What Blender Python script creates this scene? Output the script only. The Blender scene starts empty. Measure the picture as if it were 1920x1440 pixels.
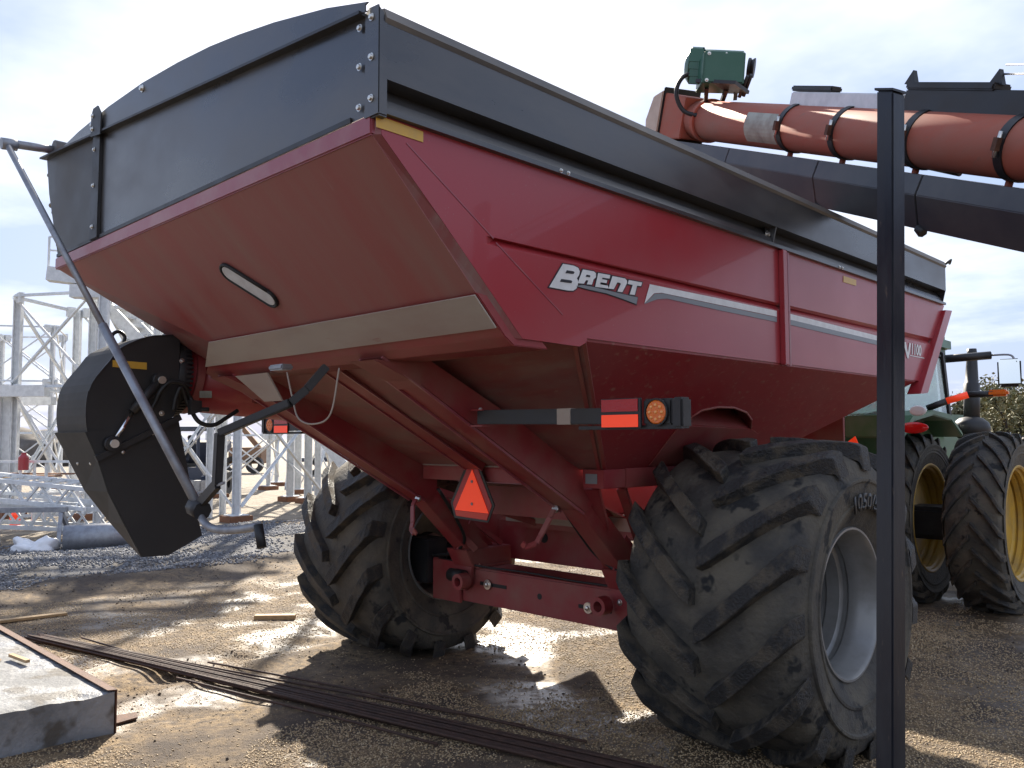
import bpy, bmesh, math, random
import numpy as np
from mathutils import Vector, Matrix
random.seed(7); rng = np.random.default_rng(7)
SC = bpy.context.scene
COL = SC.collection
# ---------------------------------------------------------------- camera
CAM = np.array([4.168, -4.781, 1.819]); YAW, PITCH, ROLL, FPX = .7722, .064, -.0038, 1559.5
_d = np.array([-math.sin(YAW)*math.cos(PITCH), math.cos(YAW)*math.cos(PITCH), math.sin(PITCH)])
_r0 = np.array([math.cos(YAW), math.sin(YAW), 0]); _u0 = np.cross(_r0, _d)
_r = math.cos(ROLL)*_r0+math.sin(ROLL)*_u0; _u = np.cross(_r, _d)
cd = bpy.data.cameras.new('camera'); cam = bpy.data.objects.new('camera', cd); COL.objects.link(cam)
cd.sensor_width = 36; cd.lens = FPX/1920*36; cd.clip_start = .05; cd.clip_end = 6000
cam.matrix_world = Matrix(((_r[0], _u[0], -_d[0], CAM[0]), (_r[1], _u[1], -_d[1], CAM[1]), (_r[2], _u[2], -_d[2], CAM[2]), (0, 0, 0, 1)))
SC.camera = cam
def at(px, py, axis, val):            # the point seen at a pixel on the plane x, y or z = val
    v = _d+_r*(px-960)/FPX-_u*(py-720)/FPX
    return CAM+v*(val-CAM[axis])/v[axis]
def gl(lat, dep, z=0):                # metres to the right of / ahead of the photographer, on the ground
    h = np.array([-math.sin(YAW), math.cos(YAW)]); r = np.array([math.cos(YAW), math.sin(YAW)])
    q = CAM[:2]+h*dep+r*lat
    return np.array([q[0], q[1], z])
def pd(px, py, dep):                  # the point seen at a pixel at a given distance ahead
    return CAM+(_d+_r*(px-960)/FPX-_u*(py-720)/FPX)*dep
# ---------------------------------------------------------------- sky, sun, exposure
SUN_AZ = math.radians(50.0)           # left of +Y
SUN_EL = math.radians(33.0)
sund = Vector((-math.sin(SUN_AZ)*math.cos(SUN_EL), math.cos(SUN_AZ)*math.cos(SUN_EL), math.sin(SUN_EL)))
sl = bpy.data.lights.new('sun', 'SUN'); so = bpy.data.objects.new('sun', sl); COL.objects.link(so)
sl.energy = 4.1; sl.angle = math.radians(.8); sl.color = (1, .91, .77)
so.rotation_euler = sund.to_track_quat('Z', 'Y').to_euler()
w = bpy.data.worlds.new('World'); SC.world = w; w.use_nodes = True
nt = w.node_tree; N = nt.nodes; L = nt.links; N.clear()
out = N.new('ShaderNodeOutputWorld'); bg = N.new('ShaderNodeBackground'); bg.inputs[1].default_value = .068
sky = N.new('ShaderNodeTexSky'); sky.sky_type = 'NISHITA'; sky.sun_disc = False
sky.sun_elevation = SUN_EL; sky.sun_rotation = -SUN_AZ; sky.air_density = 1.1; sky.dust_density = 1.8; sky.ozone_density = 1.2
tc = N.new('ShaderNodeTexCoord'); sep = N.new('ShaderNodeSeparateXYZ'); L.new(tc.outputs['Generated'], sep.inputs[0])
zc = N.new('ShaderNodeMath'); zc.operation = 'MAXIMUM'; L.new(sep.outputs[2], zc.inputs[0]); zc.inputs[1].default_value = 0.0
za = N.new('ShaderNodeMath'); za.operation = 'ADD'; L.new(zc.outputs[0], za.inputs[0]); za.inputs[1].default_value = .12
dv = N.new('ShaderNodeVectorMath'); dv.operation = 'DIVIDE'; L.new(tc.outputs['Generated'], dv.inputs[0])
cmb = N.new('ShaderNodeCombineXYZ'); [L.new(za.outputs[0], cmb.inputs[i]) for i in range(2)]; cmb.inputs[2].default_value = 1
L.new(cmb.outputs[0], dv.inputs[1])
no = N.new('ShaderNodeTexNoise'); no.inputs['Scale'].default_value = .9; no.inputs['Detail'].default_value = 6; no.inputs['Roughness'].default_value = .55
L.new(dv.outputs[0], no.inputs['Vector'])
mr = N.new('ShaderNodeMapRange'); mr.inputs[1].default_value = .44; mr.inputs[2].default_value = .68; mr.clamp = True; L.new(no.outputs[0], mr.inputs[0])
mx = N.new('ShaderNodeMix'); mx.data_type = 'RGBA'; L.new(mr.outputs[0], mx.inputs[0])
cl = N.new('ShaderNodeVectorMath'); cl.operation = 'SCALE'; L.new(sky.outputs[0], cl.inputs[0]); cl.inputs[3].default_value = .12
cl2 = N.new('ShaderNodeVectorMath'); cl2.operation = 'ADD'; L.new(cl.outputs[0], cl2.inputs[0]); cl2.inputs[1].default_value = (4.9, 5.1, 5.5)
vs = N.new('ShaderNodeVectorMath'); vs.operation = 'SCALE'; L.new(sky.outputs[0], vs.inputs[0]); vs.inputs[3].default_value = .15
veil = N.new('ShaderNodeVectorMath'); veil.operation = 'ADD'; L.new(vs.outputs[0], veil.inputs[0]); veil.inputs[1].default_value = (1.85, 2.4, 3.8)
L.new(veil.outputs[0], mx.inputs[6]); L.new(cl2.outputs[0], mx.inputs[7])
L.new(mx.outputs[2], bg.inputs[0]); L.new(bg.outputs[0], out.inputs[0])
SC.view_settings.view_transform = 'Standard'; SC.view_settings.look = 'None'
SC.view_settings.exposure = 1.68; SC.view_settings.gamma = 1; SC.view_settings.use_curve_mapping = False
# ---------------------------------------------------------------- materials
MATS = {}
def mat(name, col, rough=.5, metal=0, spec=.5, col2=None, nscale=3, nlo=.4, nhi=.7, bump=0, bscale=40, stretch=(1, 1, 1), rough2=None, col3=None, n3=25, lo3=.58, hi3=.66, coat=0, emit=None, trans=0, detail=5):
    m = bpy.data.materials.new(name); m.use_nodes = True; t = m.node_tree; b = t.nodes['Principled BSDF']
    b.inputs['Base Color'].default_value = (*col, 1); b.inputs['Roughness'].default_value = rough; b.inputs['Metallic'].default_value = metal
    b.inputs['Specular IOR Level'].default_value = spec; b.inputs['Coat Weight'].default_value = coat
    if trans: b.inputs['Transmission Weight'].default_value = trans
    if emit: b.inputs['Emission Color'].default_value = (*emit[0], 1); b.inputs['Emission Strength'].default_value = emit[1]
    tcn = t.nodes.new('ShaderNodeTexCoord'); mp = t.nodes.new('ShaderNodeMapping'); mp.inputs['Scale'].default_value = stretch
    t.links.new(tcn.outputs['Object'], mp.inputs[0])
    last = None
    def noise(sc, d=detail):
        n = t.nodes.new('ShaderNodeTexNoise'); n.inputs['Scale'].default_value = sc; n.inputs['Detail'].default_value = d; n.inputs['Roughness'].default_value = .6
        t.links.new(mp.outputs[0], n.inputs['Vector']); return n
    def ramp(n, lo, hi):
        r = t.nodes.new('ShaderNodeMapRange'); r.inputs[1].default_value = lo; r.inputs[2].default_value = hi; t.links.new(n.outputs[0], r.inputs[0]); return r
    if col2:
        r = ramp(noise(nscale), nlo, nhi); x = t.nodes.new('ShaderNodeMix'); x.data_type = 'RGBA'
        x.inputs[6].default_value = (*col, 1); x.inputs[7].default_value = (*col2, 1); t.links.new(r.outputs[0], x.inputs[0]); last = x.outputs[2]
        if rough2 is not None:
            y = t.nodes.new('ShaderNodeMix'); y.inputs[2].default_value = rough; y.inputs[3].default_value = rough2
            t.links.new(r.outputs[0], y.inputs[0]); t.links.new(y.outputs[0], b.inputs['Roughness'])
    if col3:
        r = ramp(noise(n3, 3), lo3, hi3); x = t.nodes.new('ShaderNodeMix'); x.data_type = 'RGBA'
        if last: t.links.new(last, x.inputs[6])
        else: x.inputs[6].default_value = (*col, 1)
        x.inputs[7].default_value = (*col3, 1); t.links.new(r.outputs[0], x.inputs[0]); last = x.outputs[2]
    if last: t.links.new(last, b.inputs['Base Color'])
    if bump:
        bn = t.nodes.new('ShaderNodeBump'); bn.inputs['Strength'].default_value = bump; bn.inputs['Distance'].default_value = .02
        n = noise(bscale); t.links.new(n.outputs[0], bn.inputs['Height']); t.links.new(bn.outputs[0], b.inputs['Normal'])
    MATS[name] = m; return m
RED = mat('red_paint', (.33, .022, .030), .33, spec=.5, col2=(.30, .040, .045), nscale=1.3, nlo=.35, nhi=.75, rough2=.45, col3=(.30, .11, .10), n3=70, lo3=.67, hi3=.76, coat=.2)
REDD = mat('red_paint_dusty', (.22, .06, .058), .45, col2=(.225, .14, .12), nscale=2.2, nlo=.42, nhi=.72, rough2=.75, stretch=(1, 3.5, 1.2), col3=(.25, .15, .12), n3=18, lo3=.62, hi3=.8)
REDF = mat('red_frame_paint', (.25, .03, .034), .42, col2=(.25, .10, .078), nscale=3, nlo=.40, nhi=.72, rough2=.7)
REDL = mat('red_edge_highlight', (.28, .06, .075), .35, col2=(.32, .15, .14), nscale=3, nlo=.45, nhi=.75)  # paler red: sky reflection on the lip and edge highlights put into the colour
REDS = mat('red_rear_slope_dust_streaked', (.27, .05, .048), .42, col2=(.255, .135, .115), nscale=1.0, nlo=.28, nhi=.80, rough2=.62, stretch=(4, .7, .7), detail=9, col3=(.28, .11, .10), n3=9, lo3=.62, hi3=.82)
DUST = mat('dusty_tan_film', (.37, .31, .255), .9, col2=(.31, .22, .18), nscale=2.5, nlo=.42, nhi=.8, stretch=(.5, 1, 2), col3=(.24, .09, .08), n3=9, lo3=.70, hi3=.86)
SPLASH = mat('red_paint_mud_splashed', (.25, .018, .024), .42, col2=(.22, .04, .04), nscale=1.2, col3=(.29, .17, .12), n3=24, lo3=.58, hi3=.84, stretch=(.5, .8, 1.8), rough2=.6, detail=9)
BLK = mat('black_enamel', (.026, .027, .031), .24, spec=.8, col2=(.10, .095, .088), nscale=1.1, nlo=.42, nhi=.78, rough2=.55, stretch=(.8, .5, 1.6), col3=(.06, .055, .05), n3=26, lo3=.68, hi3=.85, bump=.12, bscale=1.5, detail=7)
BLKS = mat('black_satin_steel', (.014, .014, .016), .42, col2=(.03, .028, .026), nscale=6, rough2=.6)
BLKD = mat('black_dusty_sheet', (.030, .029, .028), .45, col2=(.075, .068, .06), nscale=2.5, nlo=.35, nhi=.75, rough2=.65)
BLKH = mat('black_hood_sheet', (.022, .021, .021), .5, col2=(.034, .032, .030), nscale=2.5, rough2=.6)
BLKW = mat('sky_lit_hood_wrap', (.040, .038, .035), .68, spec=.25, col2=(.065, .06, .054), nscale=2.2, nlo=.4, nhi=.7)  # paler than the hood sides: sky reflection put into the wrap colour
CAP = mat('grey_dusty_rail', (.10, .095, .09), .6, col2=(.20, .18, .155), nscale=4, stretch=(1, .3, 1))
STEEL = mat('galvanised_tube', (.30, .31, .33), .45, metal=.6, col2=(.22, .22, .24), nscale=12, rough2=.6)
GALV = mat('galvanised_steel', (.70, .72, .73), .6, metal=.1, col2=(.56, .58, .59), nscale=9, nlo=.35, nhi=.65)
ZINC = mat('zinc_bolt', (.65, .63, .58), .3, metal=.9)
YEL = mat('yellow_reflector', (.62, .36, .04), .35, col2=(.55, .33, .06), nscale=20)
ORF = mat('fluorescent_orange', (1.0, .075, .02), .4, emit=((1, .06, .015), .10))
ORR = mat('red_reflector', (.42, .012, .016), .25, bump=.15, bscale=200)
ORB = mat('orange_red_border', (.62, .05, .03), .35)
AMB = mat('amber_lens', (.75, .16, .015), .2, spec=.6, bump=.3, bscale=60)
AMBL = mat('amber_led', (.85, .36, .10), .2, spec=.7)
REDLENS = mat('red_lens', (.6, .01, .01), .15, spec=.6)
WHITE = mat('white_decal', (.72, .72, .70), .4, col2=(.60, .59, .57), nscale=15)
GREYD = mat('grey_decal', (.20, .21, .22), .4)
DECK = mat('black_decal', (.02, .02, .025), .4)
TYRE = mat('tyre_rubber', (.046, .042, .036), .7, col2=(.125, .108, .080), nscale=3.4, nlo=.40, nhi=.66, bump=.6, bscale=34, rough2=.92, col3=(.016, .016, .016), n3=5.5, lo3=.57, hi3=.63, detail=10)
LUG = mat('tyre_lug_muddy', (.022, .021, .020), .55, col2=(.095, .078, .056), nscale=9, nlo=.46, nhi=.60, bump=.9, bscale=70, rough2=.92, detail=10)
RIM = mat('silver_rim', (.26, .26, .255), .38, metal=.4, col2=(.19, .185, .175), nscale=5, rough2=.55)
GREEN = mat('green_paint', (.03, .12, .045), .38, col2=(.075, .135, .08), nscale=5, rough2=.5)
GREENM = mat('green_motor_paint', (.022, .10, .06), .4, col2=(.03, .11, .07), nscale=8)
YRIM = mat('yellow_rim_paint', (.50, .30, .035), .5, col2=(.32, .21, .07), nscale=5)
ORT = mat('orange_red_tube_paint', (.37, .10, .062), .68, spec=.25, col2=(.33, .13, .09), nscale=2.0, nlo=.38, nhi=.68, stretch=(1, 1, 2.5), col3=(.22, .12, .09), n3=14, lo3=.62, hi3=.80, detail=8)
TROU = mat('dark_grey_trough', (.05, .052, .058), .5, col2=(.085, .083, .08), nscale=2.2, detail=8)
BEIGE = mat('beige_guard_paint', (.55, .42, .32), .55, col2=(.45, .33, .24), nscale=6)
DECAL = mat('worn_decal_film', (.35, .36, .30), .55, col2=(.22, .2, .16), nscale=9)
GLASS = mat('tinted_cab_glass', (.55, .68, .66), .05, spec=.6, trans=.75)
WIND = mat('sight_window_plastic', (.62, .64, .66), .3, col2=(.5, .5, .5), nscale=14)
RUBB = mat('black_rubber', (.012, .012, .012), .55)
CHR = mat('chrome_rod', (.8, .8, .82), .12, metal=1)
CONC = mat('weathered_concrete', (.13, .133, .138), .75, col2=(.225, .23, .24), nscale=3.0, nlo=.42, nhi=.62, bump=.4, bscale=30, col3=(.075, .066, .056), n3=4, lo3=.52, hi3=.62, rough2=.38, detail=9)
RUST = mat('rusty_steel', (.075, .032, .018), .8, col2=(.13, .055, .03), nscale=20, bump=.3, bscale=90)
REBAR = mat('rebar_dark_rust', (.040, .020, .013), .75, col2=(.075, .036, .022), nscale=15, bump=.4, bscale=120)
WOOD = mat('sawn_lumber', (.42, .29, .15), .75, col2=(.33, .21, .10), nscale=5, stretch=(1, 8, 8))
WOODR = mat('stained_blocking', (.22, .10, .05), .8, col2=(.14, .06, .03), nscale=6)
BAG = mat('white_plastic_bag', (.75, .75, .76), .35)
POST = mat('post_black_paint', (.012, .013, .019), .34, spec=.5, col2=(.026, .026, .028), nscale=7, rough2=.5, stretch=(1.5, 1.5, .35), col3=(.10, .075, .055), n3=22, lo3=.68, hi3=.74, bump=.12, bscale=14)
CLOTH = mat('dark_navy_clothing', (.015, .018, .03), .85)
SKIN = mat('skin', (.45, .25, .17), .6)
TANM = mat('faded_orange_machine', (.22, .12, .06), .6, col2=(.16, .09, .05), nscale=5)
NAVY = mat('dark_blue_machine', (.03, .04, .07), .45)
WHT = mat('white_vehicle_paint', (.75, .76, .76), .35)
DIRT = mat('heap_dirt', (.10, .085, .07), .95, col2=(.16, .14, .12), nscale=1.5, bump=.8, bscale=6)
BARK = mat('dark_bark', (.03, .025, .02), .9)
LEAF = mat('autumn_olive_leaf', (.15, .15, .065), .7, col2=(.24, .20, .10), nscale=.9)
LEAFG = mat('far_tree_leaf', (.075, .09, .05), .8, col2=(.12, .11, .06), nscale=.4)
# ---------------------------------------------------------------- helpers
def link(name, me, m, parent=None, smooth=False):
    me.materials.append(m)
    o = bpy.data.objects.new(name, me); COL.objects.link(o)
    if parent:
        o.parent = parent
        r = parent
        off = Vector((0, 0, 0))
        while r: off += r.location; r = r.parent
        o.location = -off
    if smooth: me.shade_smooth()
    return o
def mesh(name, v, f, m, parent=None, smooth=False, bevel=0, seg=2, recalc=True):
    me = bpy.data.meshes.new(name); me.from_pydata([tuple(map(float, a)) for a in v], [], f)
    if recalc or bevel:
        bm = bmesh.new(); bm.from_mesh(me); bmesh.ops.recalc_face_normals(bm, faces=bm.faces)
        if bevel: bmesh.ops.bevel(bm, geom=bm.edges[:], offset=bevel, segments=seg, affect='EDGES', clamp_overlap=True)
        bm.to_mesh(me); bm.free()
    me.update(); return link(name, me, m, parent, smooth)
def prism(name, pts, vec, m, parent=None, bevel=0):
    n = len(pts); P = [np.array(p, float) for p in pts]; V = np.array(vec, float)
    f = [tuple(range(n)), tuple(range(2*n-1, n-1, -1))]+[(i, (i+1) % n, n+(i+1) % n, n+i) for i in range(n)]
    return mesh(name, P+[p+V for p in P], f, m, parent, bevel=bevel)
def sheet(name, polys, m, parent=None, th=.006):
    vs = []; fs = []
    for p in polys: fs.append(tuple(range(len(vs), len(vs)+len(p)))); vs += list(p)
    o = mesh(name, vs, fs, m, parent, recalc=False)
    bm = bmesh.new(); bm.from_mesh(o.data); bmesh.ops.remove_doubles(bm, verts=bm.verts, dist=.0005); bm.to_mesh(o.data); bm.free()
    s = o.modifiers.new('thickness', 'SOLIDIFY'); s.thickness = th; s.offset = 0
    return o
BOXF = [(0, 1, 3, 2), (4, 6, 7, 5), (0, 4, 5, 1), (2, 3, 7, 6), (0, 2, 6, 4), (1, 5, 7, 3)]
def box(name, lo, hi, m, parent=None, bevel=.004):
    v = [(x, y, z) for x in (lo[0], hi[0]) for y in (lo[1], hi[1]) for z in (lo[2], hi[2])]
    return mesh(name, v, BOXF, m, parent, bevel=bevel)
def frame_of(a, b, up=(0, 0, 1)):
    a = np.array(a, float); b = np.array(b, float); t = b-a; ln = np.linalg.norm(t); t /= ln
    up = np.array(up, float)
    if abs(t@up) > .98: up = np.array([1., 0, 0])
    s = np.cross(t, up); s /= np.linalg.norm(s); n = np.cross(s, t); return a, b, t, s, n
def bar(name, a, b, w_, h_, m, parent=None, up=(0, 0, 1), bevel=0):
    a, b, t, s, n = frame_of(a, b, up)
    v = [q+s*i*w_/2+n*j*h_/2 for q in (a, b) for i in (-1, 1) for j in (-1, 1)]
    return mesh(name, v, BOXF, m, parent, bevel=bevel)
def angle_bar(name, a, b, w_, m, parent=None, up=(0, 0, 1), th=.012):
    a, b, t, s, n = frame_of(a, b, up)
    pr = [(0, 0), (w_, 0), (w_, th), (th, th), (th, w_), (0, w_)]
    v = [q+s*i+n*j for q in (a, b) for i, j in pr]; k = 6
    f = [tuple(range(k)), tuple(range(2*k-1, k-1, -1))]+[(i, (i+1) % k, k+(i+1) % k, k+i) for i in range(k)]
    return mesh(name, v, f, m, parent)
def hcol(name, a, b, w_, m, parent=None, th=.02, up=(.6, .8, 0)):     # H-section
    a, b, t, s, n = frame_of(a, b, up); h = w_/2; q = th/2
    pr = [(-h, -h), (h, -h), (h, -h+th), (q, -h+th), (q, h-th), (h, h-th), (h, h), (-h, h), (-h, h-th), (-q, h-th), (-q, -h+th), (-h, -h+th)]
    v = [p+s*i+n*j for p in (a, b) for i, j in pr]; k = 12
    f = [tuple(range(k)), tuple(range(2*k-1, k-1, -1))]+[(i, (i+1) % k, k+(i+1) % k, k+i) for i in range(k)]
    return mesh(name, v, f, m, parent)
def tube(name, path, r, m, parent=None, n=10, caps=True):
    P = [np.array(p, float) for p in path]; v = []; f = []; s = None
    rr = r if isinstance(r, (list, tuple)) else [r]*len(P)
    for i, p in enumerate(P):
        t = P[min(i+1, len(P)-1)]-P[max(i-1, 0)]; t /= np.linalg.norm(t)
        if s is None:
            u = np.array([0, 0, 1.]) if abs(t[2]) < .9 else np.array([1., 0, 0]); s = np.cross(t, u)
        s = s-t*(s@t); s /= np.linalg.norm(s); q = np.cross(t, s)
        for k in range(n):
            a = 2*math.pi*k/n; v.append(p+(s*math.cos(a)+q*math.sin(a))*rr[i])
        if i: f += [((i-1)*n+k, (i-1)*n+(k+1) % n, i*n+(k+1) % n, i*n+k) for k in range(n)]
    if caps: f += [tuple(range(n-1, -1, -1)), tuple(range((len(P)-1)*n, len(P)*n))]
    o = mesh(name, v, f, m, parent)
    for pl in o.data.polygons: pl.use_smooth = len(pl.vertices) == 4
    return o
def smooth_path(pts, k=6):
    P = [np.array(p, float) for p in pts]; P = [2*P[0]-P[1]]+P+[2*P[-1]-P[-2]]; o = []
    for i in range(1, len(P)-2):
        for j in range(k):
            t = j/k; a, b, c, d = P[i-1:i+3]
            o.append(.5*((2*b)+(c-a)*t+(2*a-5*b+4*c-d)*t*t+(3*b-a-3*c+d)*t**3))
    return o+[P[-2]]
def lathe(name, prof, centre, axis, m, parent=None, n=48, close=False):   # prof: (along, radius)
    c = np.array(centre, float); a = np.array(axis, float); a /= np.linalg.norm(a)
    u = np.array([0, 0, 1.]) if abs(a[2]) < .9 else np.array([1., 0, 0]); s = np.cross(a, u); s /= np.linalg.norm(s); q = np.cross(a, s)
    v = []; f = []; k = len(prof)
    for i in range(n):
        an = 2*math.pi*i/n; e = s*math.cos(an)+q*math.sin(an)
        v += [c+a*h+e*r for h, r in prof]
    for i in range(n):
        j = (i+1) % n
        f += [(i*k+p, j*k+p, j*k+p+1, i*k+p+1) for p in range(k-1)]
        if close: f.append((i*k+k-1, j*k+k-1, j*k, i*k))
    o = mesh(name, v, f, m, parent); o.data.shade_smooth()
    try: o.data.set_sharp_from_angle(angle=math.radians(35))
    except Exception: pass
    return o
def disc(name, c, ax, r, th, m, parent=None, n=20):
    ax = np.array(ax, float); ax /= np.linalg.norm(ax); c = np.array(c, float)
    return tube(name, [c, c+ax*th], r, m, parent, n=n)
def empty(name, loc, label, cat, group=None, parent=None):
    o = bpy.data.objects.new(name, None); COL.objects.link(o); o.location = tuple(map(float, loc)); o.empty_display_size = .2
    if label: tag(o, label, cat, group)
    return o
def tag(o, label, cat, group=None):
    o['label'] = label; o['category'] = cat
    if group: o['group'] = group
    return o
def sub(o, parent):
    return o
bolt_me = {}
def bolt(c, ax, parent, r=.011, m=None, name='bolt'):
    m = m or ZINC
    key = (tuple(np.round(ax, 2)), r, m.name)
    if key not in bolt_me:
        o = lathe(name, [(0, r*1.35), (r*.18, r*1.35), (r*.2, r), (r*.9, r*.8), (r*1.05, r*.35), (r*1.08, 0)], (0, 0, 0), ax, m, None, n=10)
        bolt_me[key] = o.data; bpy.data.objects.remove(o)
    o = bpy.data.objects.new(name, bolt_me[key]); COL.objects.link(o); o.parent = parent
    off = Vector((0, 0, 0)); r_ = parent
    while r_: off += r_.location; r_ = r_.parent
    o.location = Vector(tuple(map(float, c)))-off
    return o
def text_mesh(name, body, m, parent, mapper, size=1, shear=0, space=1, extrude=0, bold=0):
    cu = bpy.data.curves.new(name, 'FONT'); cu.body = body; cu.size = size; cu.shear = shear; cu.space_character = space; cu.offset = bold
    ob = bpy.data.objects.new('t', cu); COL.objects.link(ob)
    dg = bpy.context.evaluated_depsgraph_get(); me = bpy.data.meshes.new_from_object(ob.evaluated_get(dg))
    bpy.data.objects.remove(ob)
    for v in me.vertices: v.co = Vector(tuple(map(float, mapper(v.co.x, v.co.y))))
    me.materials.clear(); o = link(name, me, m, parent); return o
# value noise for terrain
_T = rng.random((256, 256))
def vn(x, y):
    xi = np.floor(x).astype(int); yi = np.floor(y).astype(int); fx = x-xi; fy = y-yi
    fx = fx*fx*(3-2*fx); fy = fy*fy*(3-2*fy); g = lambda a, b: _T[a & 255, b & 255]
    return (g(xi, yi)*(1-fx)+g(xi+1, yi)*fx)*(1-fy)+(g(xi, yi+1)*(1-fx)+g(xi+1, yi+1)*fx)*fy
def fbm(x, y, o=4):
    s = 0; a = .5
    for i in range(o): s = s+a*vn(x*2**i+17*i, y*2**i+31*i); a *= .5
    return s
# ================================================================ GROUND
def gheight(x, y):
    x = np.asarray(x, float); y = np.asarray(y, float)
    h = (fbm(x*.35+5, y*.35+9, 3)-.44)*.10+(fbm(x*2.3, y*2.3, 3)-.44)*.035
    d1 = np.minimum(np.hypot(x-1.73, y), np.hypot(x+1.73, y)); h = h*np.clip((d1-.2)/1.5, .25, 1)
    d2 = np.hypot(x-1.2, y-5.2); h = h*np.clip((d2-.4)/1.5, .2, 1)
    e = lambda c, s: np.exp(-((x-c-(fbm(y*.5+3, y*0+2, 3)-.45)*1.6)/s)**2)
    rut = lambda c, a, w_: np.exp(-(((x-c)+a*y+(fbm(y*.4+c, y*0+c, 2)-.4)*.7)/w_)**2)
    tread = .5+.5*np.sign(np.sin(y*16+np.abs(x*9)))
    h = h-rut(-2.6, .25, .22)*(.035+.018*tread)-rut(3.4, -.05, .28)*(.03+.015*tread)+rut(-2.3, .25, .12)*.02
    far = np.clip((np.hypot(x, y)-9)/6, 0, 1)
    h = h+e(-7.1, .45)*.07*fbm(x*1.7, y*1.7, 3)*2+e(-9.3, 1.6)*.10+e(-11.4, .5)*.08
    return h*np.where(np.hypot(x, y) > 60, .3, 1)
def axis_grid():
    a = list(np.arange(-13, 7.01, .055)); s = .055
    lo = []; x = a[0]
    while x > -900: s *= 1.16; x -= s; lo.append(x)
    s = .055; hi = []; x = a[-1]
    while x < 900: s *= 1.16; x += s; hi.append(x)
    return np.array(lo[::-1]+a+hi)
gx = axis_grid(); ga = list(np.arange(-6, 9, .055)); s_ = .055; lo_ = []; q_ = -6
while q_ > -900: s_ *= 1.16; q_ -= s_; lo_.append(q_)
s_ = .055; hi_ = []; q_ = ga[-1]
while q_ < 900: s_ *= 1.16; q_ += s_; hi_.append(q_)
gy = np.array(lo_[::-1]+ga+hi_)
GX, GY = np.meshgrid(gx, gy, indexing='ij'); GZ = gheight(GX, GY)
nx, ny = GX.shape; idx = np.arange(nx*ny).reshape(nx, ny)
fq = np.stack([idx[:-1, :-1], idx[1:, :-1], idx[1:, 1:], idx[:-1, 1:]], -1).reshape(-1, 4)
me = bpy.data.meshes.new('ground'); me.vertices.add(nx*ny); me.vertices.foreach_set('co', np.stack([GX, GY, GZ], -1).ravel())
me.loops.add(fq.size); me.polygons.add(len(fq)); me.loops.foreach_set('vertex_index', fq.ravel().astype(np.int32))
me.polygons.foreach_set('loop_start', np.arange(0, fq.size, 4, dtype=np.int32)); me.update(calc_edges=True); me.shade_smooth()
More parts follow.
